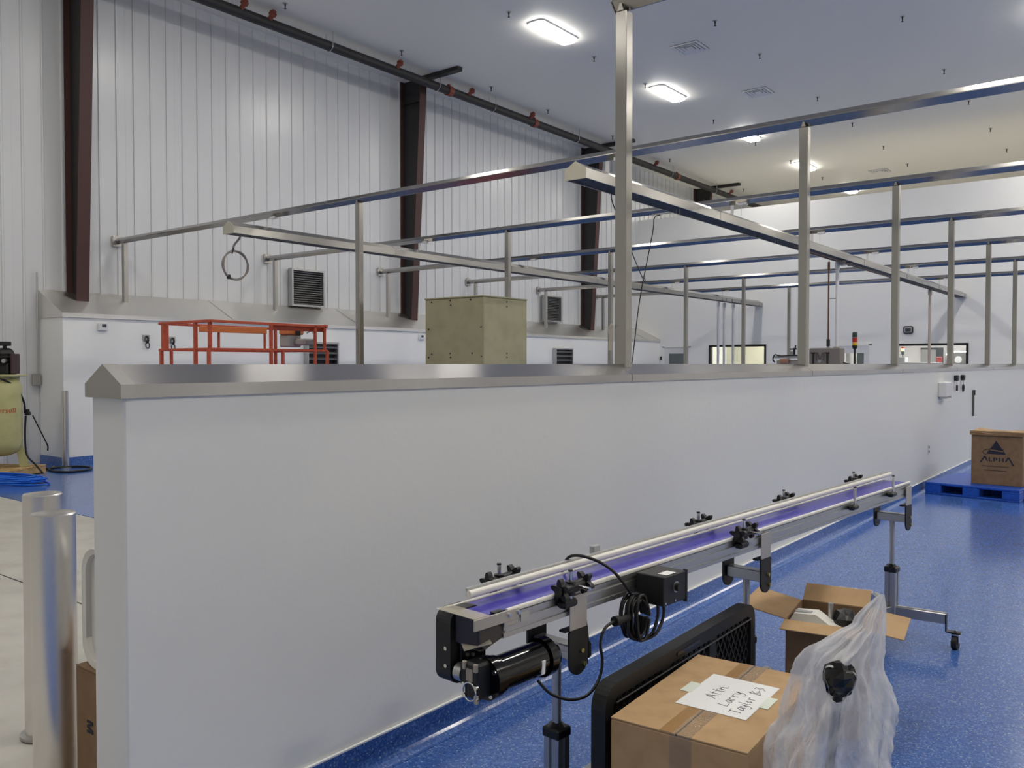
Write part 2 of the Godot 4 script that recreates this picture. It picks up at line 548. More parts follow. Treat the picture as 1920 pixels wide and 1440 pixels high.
func left_side() -> void:
	var wl := struct("wall_left", MB.new().span(Vector3(-14.6, 0, -40), Vector3(-14.345, CEIL, 9)), M.panel, "tall wall of white ribbed metal panels on the left")
	# ribbed sheets 0.914 m wide, three ribs each, standing proud of the wall
	var sheets := {}
	for tall in [0, 1]:
		var y0: float = [0.0, 2.55][tall]
		var prof := PackedVector2Array()
		var w := 0.9144
		prof.append(Vector2(0, -0.03))
		for r in 3:
			var c := (r + 0.5) * w / 3
			for q in [[-0.019, 0.0], [-0.011, 0.020], [0.011, 0.020], [0.026, 0.0]]:
				prof.append(Vector2(c + q[0], q[1]))
		prof.append(Vector2(w - 0.0008, 0.0)); prof.append(Vector2(w - 0.0008, -0.03))
		prof.insert(1, Vector2(0, 0))
		# outline x = along the wall (-z), y = out of the wall (+x), pushed upwards
		var b := MB.new().prism(prof, Transform3D(Basis(Vector3.FORWARD, Vector3.RIGHT, Vector3.UP), Vector3(0, y0, 0)), CEIL - y0)
		sheets[tall] = b.mesh()
	var k := 0
	var z := 8.9
	while z > -39.5:
		put("wall_panel", sheets[1 if z < -6.0 else 0], M.panel, wl, Transform3D(Basis(), Vector3(-14.315, 0, z)))
		z -= 0.9144
		k += 1
	# the lower insulated wall in front of it, with a sloped steel ledge
	var zn := -6.1
	var zf := -25.3
	var wi := struct("wall_liner", MB.new().span(Vector3(-14.3, 0, zf), Vector3(-13.5, 2.33, zn), 0.004), M.farwhite, "chest high smooth white liner wall below the ribbed panels")
	var ledge := PackedVector2Array([Vector2(-14.3, 2.30), Vector2(-13.47, 2.30), Vector2(-13.47, 2.365), Vector2(-14.3, 2.76)])
	var zz := zn + 0.02
	while zz > zf + 0.1:
		var z2 := maxf(zz - PITCH, zf)
		obj("cap", MB.new().prism(ledge, Transform3D(Basis(), Vector3(0, 0, z2 + 0.003)), zz - z2 - 0.006), M.ledge, wi)
		obj("joint_strip", MB.new().prism(PackedVector2Array([Vector2(-14.29, 2.757), Vector2(-13.468, 2.368), Vector2(-13.464, 2.372), Vector2(-14.29, 2.764)]), Transform3D(Basis(), Vector3(0, 0, z2 - 0.025)), 0.05), M.ledge, wi)
		zz = z2
	struct("baseboard_liner", MB.new().span(Vector3(-13.5, 0, zf), Vector3(-13.485, 0.13, zn)).span(Vector3(-14.3, 0, zn), Vector3(-13.485, 0.13, zn + 0.015)), M.epoxy, "blue cove base along the liner wall")
	# tapered rust-brown columns
	var i := 0
	for zc in [-6.62, -14.22, -21.86, -29.5, 1.0]:
		var o := thing("steel_column", "tapered rust brown steel column, %s" % ["left of the coiled cable, nearest in view", "behind the beige cabinet, second in view", "behind the tall near post, third in view", "topping out above the far white partition", "behind the camera, out of view"][i], "column", Vector3(-14.28, 0, zc), 0.0, "tapered steel columns")
		var web := PackedVector2Array([Vector2(0.02, 0), Vector2(0.18, 0), Vector2(0.645, CEIL - 0.02), Vector2(0.02, CEIL - 0.02)])
		obj("web", MB.new().prism(web, Transform3D(Basis(), Vector3(0, 0, -0.008)), 0.016), M.iron_dark, o)
		obj("outer_flange", MB.new().span(Vector3(0.0, 0, -0.1), Vector3(0.02, CEIL - 0.01, 0.1)), M.iron, o)
		obj("inner_flange", MB.new().bar(Vector3(0.185, 0, 0), Vector3(0.65, CEIL - 0.02, 0), 0.2, 0.018, 0.0, Vector3.RIGHT), M.iron, o)
		obj("rafter_stub", MB.new().span(Vector3(0.4, CEIL - 0.09, -0.08), Vector3(1.75, CEIL - 0.005, 0.08)), M.iron_dark, o)
		obj("stiffener", MB.new().span(Vector3(0.02, CEIL - 0.55, -0.07), Vector3(0.62, CEIL - 0.53, 0.07)), M.iron_dark, o)
		i += 1
	# louvres
	louvre(Vector3(-14.27, 3.14, -11.35), 0.85, 0.77, 15, "upper grey louvre with fifteen blades, left of the beige cabinet")
	louvre(Vector3(-14.27, 3.16, -20.12), 0.87, 0.75, 15, "upper grey louvre right of the beige cabinet, before the third column")
	louvre(Vector3(-13.49, 1.62, -11.08), 0.80, 0.78, 6, "low return grille behind the orange lift's right end")
	louvre(Vector3(-13.49, 1.62, -19.57), 0.86, 0.78, 6, "low return grille right of the beige cabinet")
	# little things on the liner wall
	for q in [[-6.71, 2.165, "left of the hose hooks"], [-13.97, 2.18, "just left of the beige cabinet"]]:
		var t := thing("thermostat", "small white wall thermostat with a grey display, " + q[2], "thermostat", Vector3(-13.5, q[1], q[0]))
		obj("housing", MB.new().span(Vector3(0, -0.06, -0.08), Vector3(0.04, 0.06, 0.08), 0.01), M.pale, t)
		obj("display", MB.new().span(Vector3(0.04, -0.005, -0.05), Vector3(0.043, 0.045, 0.02)), M.screen, t)
	for q in [[-7.44, 1.98, "hanging in the open left of the orange lift"], [-7.9, 1.96, "showing behind the orange lift's left post"]]:
		var t := thing("hose_hook", "small black wall hook with hanging clip, " + q[2], "hook", Vector3(-13.5, q[1], q[0]))
		obj("plate", MB.new().span(Vector3(0, -0.02, -0.06), Vector3(0.02, 0.08, 0.06), 0.004), M.alu, t)
		obj("hook", MB.new().tube(curve([Vector3(0.02, 0.05, 0), Vector3(0.06, 0.04, 0), Vector3(0.07, -0.02, 0), Vector3(0.04, -0.05, 0), Vector3(0.02, -0.02, 0)]), 0.016), M.black, t)
		obj("clip", MB.new().tube(curve([Vector3(0.05, -0.04, 0), Vector3(0.05, -0.08, 0.03), Vector3(0.05, -0.13, 0.02), Vector3(0.05, -0.14, -0.02), Vector3(0.05, -0.08, -0.03)], 5, true), 0.008), M.dark, t)


func louvre(at: Vector3, w: float, h: float, count: int, label: String) -> void:
	var t := thing("louvre", label, "louvre", at)
	var f := MB.new()
	for s in [-1, 1]:
		f.box(Vector3(0.05, 0, s * (w / 2 - 0.02)), Vector3(0.12, h, 0.04), 0.003)
		f.box(Vector3(0.05, s * (h / 2 - 0.02), 0), Vector3(0.12, 0.04, w - 0.08), 0.003)
	obj("frame", f, M.alu, t)
	obj("back", MB.new().box(Vector3(0.0, 0, 0), Vector3(0.01, h - 0.08, w - 0.08)), M.black, t)
	var step := (h - 0.08) / count
	var blade := MB.new().box(Vector3.ZERO, Vector3(step * 0.62, 0.006, w - 0.08), 0.0, Basis(Vector3.BACK, -0.6)).mesh()
	for i in count:
		put("blade", blade, M.alu, t, Transform3D(Basis(), Vector3(0.075, -h / 2 + 0.04 + step * (i + 0.5), 0)))


func divider() -> void:
	var zn := -1.28
	var zf := -25.3
	var w := struct("wall_divider", MB.new().span(Vector3(-2.645, 0, zf), Vector3(-2.45, 1.5, zn), 0.006), M.white, "long low white dividing wall running away beside the conveyor")
	var sect := PackedVector2Array([Vector2(-2.655, 1.478), Vector2(-2.44, 1.478), Vector2(-2.44, 1.519), Vector2(-2.548, 1.578), Vector2(-2.655, 1.519)])
	var za := zn + 0.008
	var k := 0
	while za > zf + 0.01:
		var zb := maxf(Z0 - PITCH * k + 0.05, zf)
		obj("cap", MB.new().prism(sect, Transform3D(Basis(), Vector3(0, 0, zb + 0.001)), za - zb - 0.002), M.cap, w)
		# the overlapping joint cover
		var cover := PackedVector2Array()
		for p in sect:
			cover.append((p - Vector2(-2.5475, 1.52)) * 1.018 + Vector2(-2.5475, 1.52))
		if zb > zf:
			obj("joint_cover", MB.new().prism(cover, Transform3D(Basis(), Vector3(0, 0, zb - 0.03)), 0.06), M.cap, w)
		if k < 5:
			for s in 3:
				var zs: float = lerpf(za - 0.09, zb + 0.09, s / 2.0)
				obj("screw", MB.new().lathe([Vector2(0.007, 0), Vector2(0.007, 0.003), Vector2(0.004, 0.006), Vector2(0.0, 0.006)], Transform3D(Basis(Vector3.FORWARD, -PI / 2), Vector3(-2.44, 1.492, zs)), 10), M.chrome, w)
		za = zb
		k += 1
	var e := MB.new().span(Vector3(-2.66, 1.474, zn + 0.008), Vector3(-2.435, 1.478, zn + 0.009))
	var ends := PackedVector2Array()
	for p in sect:
		ends.append((p - Vector2(-2.5475, 1.52)) * 1.02 + Vector2(-2.5475, 1.52))
	obj("cap_end", MB.new().prism(ends, Transform3D(Basis(), Vector3(0, 0, zn - 0.03)), 0.045), M.steel_dull, w)
	# the blue base with its cove and the white strip on top
	var pts := PackedVector2Array([Vector2(-2.449, 0), Vector2(-2.449, 0.122), Vector2(-2.443, 0.122), Vector2(-2.443, 0.05)])
	for i in 7:
		var a := PI / 2 * i / 6
		pts.append(Vector2(-2.443 + 0.05 - 0.05 * cos(a), 0.052 - 0.05 * sin(a)))
	pts.append(Vector2(-2.393, 0))
	var bb := struct("baseboard_divider", MB.new().prism(pts, Transform3D(Basis(), Vector3(0, 0, zf)), zn - zf), M.epoxy, "blue flake cove base of the low dividing wall")
	obj("top_strip", MB.new().span(Vector3(-2.449, 0.122, zf), Vector3(-2.438, 0.130, zn), 0.001), M.rim_white, bb)
	# fittings far along the wall
	var t := thing("towel_dispenser", "white plastic dispenser box high on the low dividing wall, far end", "dispenser", Vector3(-2.45, 1.24, -12.38))
	obj("housing", MB.new().span(Vector3(0, -0.1, -0.17), Vector3(0.1, 0.1, 0.17), 0.012), M.pale, t)
	obj("lip", MB.new().span(Vector3(0.02, -0.115, -0.16), Vector3(0.1, -0.1, 0.16), 0.003), M.grey_box, t)
	for q in [[-13.27, 0, "left of its pair, nearer the white dispenser"], [-13.72, 1, "right of its pair, with a hanging ring"]]:
		t = thing("cord_grip", "black cord grip high on the dividing wall, " + q[2], "cord grip", Vector3(-2.45, 1.37, q[0]))
		obj("body", MB.new().span(Vector3(0, -0.03, -0.05), Vector3(0.05, 0.05, 0.05), 0.01), M.black, t)
		obj("strap", MB.new().bar(Vector3(0.03, -0.03, 0), Vector3(0.03, -0.09, 0), 0.02, 0.008), M.alu, t)
		if q[1]:
			obj("ring", MB.new().tube(curve([Vector3(0.03, -0.09, 0), Vector3(0.03, -0.12, 0.05), Vector3(0.03, -0.18, 0.03), Vector3(0.03, -0.18, -0.03), Vector3(0.03, -0.12, -0.05)], 5, true), 0.009), M.black, t)
		else:
			obj("bar", MB.new().cyl(Vector3(0.03, -0.09, 0), Vector3(0.03, -0.17, 0), 0.014), M.black, t)
	t = thing("wall_strip", "narrow dark grey vertical strip on the dividing wall above the carton", "strip", Vector3(-2.45, 0.98, -14.6))
	obj("rail", MB.new().span(Vector3(0, -0.2, -0.018), Vector3(0.03, 0.2, 0.018), 0.004), mat(Color(0.36, 0.35, 0.35), 0.5), t)
	obj("end_clip", MB.new().span(Vector3(0.03, 0.12, -0.022), Vector3(0.04, 0.2, 0.022), 0.002), M.dark, t)
	t = thing("wall_outlet", "small pale outlet plate low on the dividing wall beyond the conveyor", "outlet", Vector3(-2.45, 0.5, -11.7))
	obj("plate", MB.new().span(Vector3(0, -0.06, -0.04), Vector3(0.008, 0.06, 0.04), 0.002), M.pale, t)
	for s in [-1, 1]:
		obj("socket", MB.new().span(Vector3(0.008, s * 0.028 - 0.014, -0.014), Vector3(0.011, s * 0.028 + 0.014, 0.014), 0.001), M.dark, t)


func far_wall() -> void:
	var zf := -25.3
	var zb := -25.45
	var top := 6.38
	# openings: x0, x1, y0, y1
	var holes := [[-13.36, -12.42, 0.0, 2.14], [-11.72, -9.90, 0.9, 2.14], [-7.75, -6.84, 0.0, 2.14], [-6.20, -4.375, 0.9, 2.105]]
	var b := MB.new()
	var x := -14.35
	for h in holes:
		b.span(Vector3(x, 0, zb), Vector3(h[0], top, zf))
		b.span(Vector3(h[0], h[3], zb), Vector3(h[1], top, zf))
		if h[2] > 0.0:
			b.span(Vector3(h[0], 0, zb), Vector3(h[1], h[2], zf))
		x = h[1]
	b.span(Vector3(x, 0, zb), Vector3(12, top, zf))
	struct("wall_far", b, M.farwhite, "tall smooth white partition closing the hall at the far end")
	var k := 1
	for h in [holes[1], holes[3]]:
		var fr := MB.new()
		for s in [0, 1]:
			fr.span(Vector3(h[s] - 0.03, h[2], zb), Vector3(h[s] + 0.03, h[3], zf + 0.02))
			fr.span(Vector3(h[0] - 0.03, h[2 + s] - 0.03, zb), Vector3(h[1] + 0.03, h[2 + s] + 0.03, zf + 0.02))
		var w := struct("window_%d" % k, fr, M.black, ["wide black framed window in the far partition, showing a dim tan room", "wide black framed window at the right, showing a bright white room"][k - 1])
		obj("pane", MB.new().span(Vector3(h[0] + 0.03, h[2] + 0.03, zb + 0.06), Vector3(h[1] - 0.03, h[3] - 0.03, zb + 0.066)), M.glass, w)
		k += 1
	k = 1
	for h in [holes[0], holes[2]]:
		var g: Array = [[-13.17, -12.55, 1.0, 1.91], [-7.58, -7.01, 1.0, 1.885]][k - 1]
		var d := MB.new()
		d.span(Vector3(h[0] + 0.03, 0.01, zf - 0.05), Vector3(g[0], h[3] - 0.04, zf))
		d.span(Vector3(g[1], 0.01, zf - 0.05), Vector3(h[1] - 0.03, h[3] - 0.04, zf))
		d.span(Vector3(g[0], 0.01, zf - 0.05), Vector3(g[1], g[2], zf))
		d.span(Vector3(g[0], g[3], zf - 0.05), Vector3(g[1], h[3] - 0.04, zf))
		var o := struct("door_%d" % k, d, M.pale, ["white door with a dark window at the left end of the far partition", "white door with a lit window between the two black framed windows"][k - 1])
		obj("pane", MB.new().span(Vector3(g[0], g[2], zf - 0.03), Vector3(g[1], g[3], zf - 0.024)), M.glass, o)
		var fr := MB.new()
		for s in [0, 1]:
			fr.span(Vector3(h[s] - (0.05 if s == 0 else 0.03), 0, zf - 0.06), Vector3(h[s] + (0.03 if s == 0 else 0.05), h[3], zf + 0.015))
		fr.span(Vector3(h[0] - 0.05, h[3] - 0.03, zf - 0.06), Vector3(h[1] + 0.05, h[3] + 0.04, zf + 0.015))
		obj("door_frame", fr, M.farwhite, o)
		k += 1
	obj("door_closer", MB.new().span(Vector3(-13.42, 1.7, zf), Vector3(-13.46, 1.82, zf + 0.05), 0.005), M.dark, get_node("door_1"))
	# rooms behind
	var r := MB.new()
	r.span(Vector3(-14.3, 0, -31.2), Vector3(-3.0, 3.0, -31.0))
	r.span(Vector3(-14.4, 0, -31), Vector3(-14.3, 3, zb)); r.span(Vector3(-12.1, 0, -31), Vector3(-12.0, 3, zb))
	r.span(Vector3(-8.6, 0, -31), Vector3(-8.5, 3, zb)); r.span(Vector3(-3.1, 0, -31), Vector3(-3.0, 3, zb))
	struct("wall_backrooms", r, M.farwhite, "white walls of the small rooms behind the far windows")
	struct("wall_tan", MB.new().span(Vector3(-12.0, 0, -27.3), Vector3(-8.6, 3.0, -27.2)), mat(Color(0.80, 0.79, 0.70), 0.6), "pale tan wall close behind the left black framed window")
	struct("ceiling_backrooms", MB.new().span(Vector3(-14.4, 3.0, -31.2), Vector3(-3.0, 3.15, zb)), M.farwhite, "low ceiling of the rooms behind the far windows")
	for q in [[Vector3(-5.6, 3.0, -28.2), 3.2, "in the bright room behind the right window"], [Vector3(-9.7, 3.0, -26.4), 0.32, "in the dim tan room behind the left window"]]:
		var t := thing("room_light", "square ceiling light panel " + q[2], "ceiling light", q[0] - Vector3(0, 0.01, 0))
		obj("lens", MB.new().span(Vector3(-0.5, -0.03, -0.3), Vector3(0.5, 0, 0.3)), M.lens, t)
		area(t, Vector3(0, -0.045, 0), Vector2(1.0, 0.6), q[1])
	# what shows through the right window
	signal_tower("signal_tower", "signal tower with a lit amber lamp behind the right far window", Vector3(-6.85, 0, -29.0), 1.74, 0.1, 0.9, true)
	var t := thing("doorway", "grey door standing half open inside the bright far room", "door", Vector3(-6.35, 0, -30.9))
	obj("leaf", MB.new().span(Vector3(-0.35, 0, 0.0), Vector3(0.1, 2.05, 0.06), 0.004), M.grey_box, t)
	obj("edge", MB.new().span(Vector3(0.1, 0, -0.02), Vector3(0.3, 2.1, 0.1), 0.004), M.dark, t)
	obj("lintel", MB.new().span(Vector3(-0.38, 2.05, 0.0), Vector3(0.3, 2.11, 0.07), 0.004), M.dark, t)
	t = thing("machine", "grey machine housing at the right end of the bright far window", "machine", Vector3(-5.2, 0, -28.6))
	obj("housing", MB.new().span(Vector3(-0.1, 0, -0.4), Vector3(0.5, 1.95, 0.2), 0.03), M.steel_dull, t)
	obj("hopper", MB.new().span(Vector3(-0.35, 0, -0.3), Vector3(-0.1, 1.88, 0.1), 0.04), M.alu, t)
	obj("port", MB.new().cyl(Vector3(0.05, 1.7, 0.2), Vector3(0.05, 1.7, 0.23), 0.1), M.pale, t)
	t = thing("worktop", "long grey worktop inside the bright far room", "worktop", Vector3(-6.6, 0, -28.2))
	obj("top", MB.new().span(Vector3(-0.7, 1.55, -0.3), Vector3(1.0, 1.62, 0.3), 0.01), M.grey_box, t)
	obj("cabinet", MB.new().span(Vector3(-0.65, 0, -0.25), Vector3(0.95, 1.55, 0.25), 0.01), M.grey_box, t)
	obj("riser", MB.new().span(Vector3(-0.6, 1.62, -0.2), Vector3(0.05, 1.78, 0.2), 0.01), M.grey_box, t)
	t = thing("red_bin", "small red box on the worktop in the bright far room", "box", Vector3(-5.63, 1.62, -28.2))
	obj("body", MB.new().span(Vector3(-0.07, 0, -0.07), Vector3(0.07, 0.14, 0.07), 0.015), M.red, t)
	obj("lid", MB.new().span(Vector3(-0.075, 0.14, -0.075), Vector3(0.075, 0.16, 0.075), 0.006), M.red, t)
	t = thing("locker", "dark narrow locker seen through the lit far door window", "locker", Vector3(-8.15, 0, -28.6))
	obj("body", MB.new().span(Vector3(0, 0, -0.4), Vector3(0.22, 2.1, 0.0), 0.01), M.dark, t)
	obj("handle", MB.new().span(Vector3(0.18, 1.0, 0), Vector3(0.2, 1.15, 0.02), 0.003), M.chrome, t)
	t = thing("wall_display", "small black rimmed display on the far partition above the right window", "display", Vector3(-5.836, 2.514, zf))
	obj("rim", MB.new().prism(rounded(0.25, 0.21, 0.05), Transform3D(), 0.05), M.black, t)
	obj("bezel", MB.new().prism(rounded(0.19, 0.15, 0.015), Transform3D(Basis(), Vector3(0, 0, 0.05)), 0.004), M.grey_box, t)
	obj("screen", MB.new().prism(rounded(0.14, 0.10, 0.01), Transform3D(Basis(), Vector3(0, 0, 0.054)), 0.004), M.screen, t)


func signal_tower(called: String, label: String, at: Vector3, y0: float, r: float, sc: float, lit: bool) -> void:
	var t := thing(called, label, "signal tower", at)
	r *= 0.45
	obj("pole", MB.new().cyl(Vector3(0, 0, 0), Vector3(0, y0 + 0.12, 0), r * 0.4), M.dark, t)
	var y := y0 + 0.12
	obj("base", MB.new().lathe([Vector2(0, y), Vector2(r * 0.8, y), Vector2(r, y + 0.03), Vector2(r, y + 0.06), Vector2(0, y + 0.06)], Transform3D(), 20), M.dark, t)
	y += 0.06
	var cols := [["yellow_lens", M.amber, 0.045], ["red_lens", M.red, 0.075], ["green_lens", M.green_lens, 0.075]]
	if lit:
		cols = [["green_lens", M.green_lens, 0.07], ["amber_lens", glow(Color(1.0, 0.55, 0.12), 6.0), 0.09], ["red_lens", M.red, 0.05]]
	for c in cols:
		obj(c[0], MB.new().lathe([Vector2(0, y), Vector2(r, y), Vector2(r, y + c[2] * sc - 0.004), Vector2(0, y + c[2] * sc - 0.004)], Transform3D(), 20), c[1], t)
		if lit and c[0] == "amber_lens":
			var l := OmniLight3D.new()
			l.name = "lamp_light"
			l.position = Vector3(0, y + 0.04, 0)
			l.light_color = Color(1, 0.6, 0.2)
			l.light_energy = 0.02
			l.light_size = 0.03
			l.omni_range = 30.0
			l.omni_attenuation = 2.0
			l.shadow_enabled = true
			t.add_child(l)
		y += c[2] * sc
	obj("top_cap", MB.new().lathe([Vector2(0, y), Vector2(r, y), Vector2(r * 0.8, y + 0.012), Vector2(0, y + 0.012)], Transform3D(), 20), M.dark, t)


func ceiling_things() -> void:
	# sprinkler heads in four rows
	var h := MB.new().lathe([Vector2(0.0, -0.10), Vector2(0.022, -0.10), Vector2(0.022, -0.094), Vector2(0.008, -0.09), Vector2(0.012, -0.05), Vector2(0.016, -0.02), Vector2(0.016, 0.0)], Transform3D(), 10)
	var esc := MB.new().lathe([Vector2(0.05, 0.0), Vector2(0.048, -0.006), Vector2(0.016, -0.012)], Transform3D(), 16)
	var hm := h.mesh()
	var em := esc.mesh()
	var rows := [[-12.85, "in the row beside the black pipe", [-9.8, -12.75, -15.7, -18.0, -21.2, -24.7, -30.6]], [-9.88, "in the row along the lit panels", [-12.59, -15.53, -17.75, -21.48, -24.37, -27.3, -30.4]], [-7.03, "in the row just right of the ceiling vents", [-15.33, -17.54, -21.22, -24.08, -27.2, -30.08]], [-4.16, "in the rightmost ceiling row in view", [-17.31, -20.97, -23.83, -26.96, -29.88]]]
	for r in rows:
		for k in r[2].size():
			var t := thing("ceiling_sprinkler", "small pendent ceiling sprinkler, %s %s" % [ORD[k], r[1]], "sprinkler", Vector3(r[0], CEIL, r[2][k]), 0.0, "ceiling sprinkler heads")
			put("head", hm, M.dark, t)
			put("escutcheon", em, M.alu, t)
	# square four-way vents
	var k2 := 0
	for z in [-16.3, -19.95, -30.6]:
		var t := thing("ceiling_vent", "square white four way ceiling vent, %s" % ["nearest of the row", "second from the camera", "far off by the partition"][k2], "vent", Vector3(-8.03, CEIL, z), 0.0, "ceiling vents")
		for i in 4:
			var a := 0.29 - 0.072 * i
			var b := MB.new()
			var e := 0.052 if i < 3 else a
			for q in 4:
				var d0 := Vector3(1, 0, 0).rotated(Vector3.UP, PI / 2 * q)
				var d1 := Vector3(0, 0, -1).rotated(Vector3.UP, PI / 2 * q)
				var lo := Vector3(0, -0.03 + i * 0.003, 0)
				var hi := Vector3(0, -0.018 + i * 0.003, 0)
				b.flat(d0 * a + d1 * a + lo, d0 * a - d1 * a + lo, d0 * (a - e) - d1 * (a - e) + hi, d0 * (a - e) + d1 * (a - e) + hi, Vector3(0, 0.5, 0))
				b.flat(d0 * a + d1 * a + lo, d0 * a - d1 * a + lo, d0 * a - d1 * a, d0 * a + d1 * a, Vector3(0, -0.01, 0))
			obj("cone" if i else "frame", b, M.fixture, t)
		obj("plenum", MB.new().span(Vector3(-0.3, -0.004, -0.3), Vector3(0.3, -0.001, 0.3)), mat(Color(0.15, 0.15, 0.15), 0.7), t)
		k2 += 1
	# the sprinkler main with orange outlets
	var t := thing("sprinkler_main", "long black sprinkler pipe under the ceiling along the ribbed wall", "pipe", Vector3(-13.3, 7.86, 0))
	obj("pipe", MB.new().cyl(Vector3(0, 0, 8.8), Vector3(0, 0, -39.8), 0.095, 20), M.iron_dark, t)
	for z in [-9.15, -9.75, -13.0, -15.35, -17.75, -24.4, -30.2]:
		obj("outlet", MB.new().cyl(Vector3(0.02, 0.02, z), Vector3(0.20, 0.17, z), 0.045, 14).cyl(Vector3(0.13, 0.11, z), Vector3(0.17, 0.145, z), 0.07, 14), M.orange_fit, t)
	for z in [-14.65, -17.95, -4.0, -26.0]:
		obj("coupling", MB.new().cyl(Vector3(0, 0, z), Vector3(0, 0, z - 0.14), 0.115, 18).box(Vector3(0, 0.12, z - 0.07), Vector3(0.05, 0.06, 0.09), 0.01), M.orange_fit, t)
	for z in [-8.0, -11.2, -14.3, -16.3, -20.0, -22.2, -25.6, -29.0]:
		var pts := PackedVector3Array()
		for i in 13:
			var a := -PI * i / 12
			pts.append(Vector3(cos(a) * 0.105, sin(a) * 0.105, z))
		pts.append(Vector3(-0.105, 0.26, z)); pts.insert(0, Vector3(0.105, 0.26, z))
		obj("hanger", MB.new().tube(pts, 0.008, 6), M.chrome, t)


func saddle_post(y0: float, y1: float, a := 0.075) -> ArrayMesh:
	var b := MB.new()
	b.box(Vector3(0, (y0 + y1) / 2, 0), Vector3(a, y1 - y0, a), 0.005)
	return b.mesh()


func frame_work() -> void:
	var yb := 3.665     # beams: square tube turned on edge
	var half := 0.078 * 0.7071
	var names := ["first", "second", "third", "fourth", "fifth", "sixth", "seventh"]
	var spike := MB.new().prism(PackedVector2Array([Vector2(-0.02, 0), Vector2(0.02, 0), Vector2(0.004, 0.05), Vector2(-0.004, 0.05)]), Transform3D(Basis(), Vector3(0, 0, -0.002)), 0.004).mesh()
	for n in 7:
		var z := Z0 - PITCH * n
		var x0 := -14.27 if n else -2.60
		var t := thing("overhead_beam", "square steel beam set on edge, %s" % ["nearest, starting over the low wall at the top edge", "second from the camera, running right across the hall", "third from the camera, running across the hall", "fourth from the camera, running across the hall", "fifth from the camera, running across the hall", "sixth from the camera, running across the hall", "farthest of all, just before the white partition"][n], "beam", Vector3(x0, yb, z), 0.0, "stainless overhead beams")
		obj("tube", MB.new().bar(Vector3(0, 0, 0), Vector3(9.0 - x0, 0, 0), 0.078, 0.078, 0.006, Vector3.UP, PI / 4), M.steel, t)
		if n:
			obj("flange", MB.new().span(Vector3(-0.012, -0.09, -0.09), Vector3(0.004, 0.09, 0.09), 0.003), M.steel_dull, t)
			for s in [-1, 1]:
				obj("bolt", MB.new().cyl(Vector3(0, s * 0.075, 0.07), Vector3(0.02, s * 0.075, 0.07), 0.012, 6), M.chrome, t)
		else:
			obj("end_plate", MB.new().box(Vector3(-0.003, 0, 0), Vector3(0.005, 0.082, 0.082), 0.0, Basis(Vector3.RIGHT, PI / 4)), M.steel_dull, t)
	var low := saddle_post(0, yb - half - 1.555)
	var mid := saddle_post(0.012, yb - half + 0.01)
	var lft := saddle_post(0, yb - half - 2.56)
	var foot := MB.new().span(Vector3(-0.08, 0, -0.08), Vector3(0.08, 0.012, 0.08), 0.002).mesh()
	for n in 7:
		var z := Z0 - PITCH * n
		var t := thing("support_post", "square stainless post on the low dividing wall, %s" % ["tallest and nearest, rising out of the frame", "second from the camera", "third from the camera", "fourth from the camera", "fifth from the camera", "sixth, at the right edge", "farthest, past the right edge"][n], "post", Vector3(-2.548, 1.555, z), 0.0, "posts on the dividing wall")
		put("tube", low, M.steel, t)
		put("saddle", spike, M.steel, t, Transform3D(Basis(), Vector3(0, yb - half - 1.555, 0.04)))
	for n in range(1, 7):
		var z := Z0 - PITCH * n
		var t := thing("support_post", "square stainless post of the middle row, %s" % ["", "right of the orange lift, nearest", "behind the beige cabinet, second", "just left of the tallest near post, third", "fourth, just right of the tallest near post", "fifth, before the tan window", "farthest of its row"][n], "post", Vector3(-8.2, 0, z), 0.0, "posts of the middle row")
		put("tube", mid, M.steel, t)
		put("base_plate", foot, M.steel_dull, t)
		put("saddle", spike, M.steel, t, Transform3D(Basis(), Vector3(0, yb - half, 0.04)))
		t = thing("support_post", "short square stainless post on the ribbed wall ledge, %s" % ["", "nearest, right of the first column", "second, left of the first louvre", "third, beside the second column", "fourth, behind the beige cabinet", "fifth, before the second louvre", "farthest of its row"][n], "post", Vector3(-14.03, 2.56, z), 0.0, "posts on the ledge")
		put("tube", lft, M.steel_dull, t)


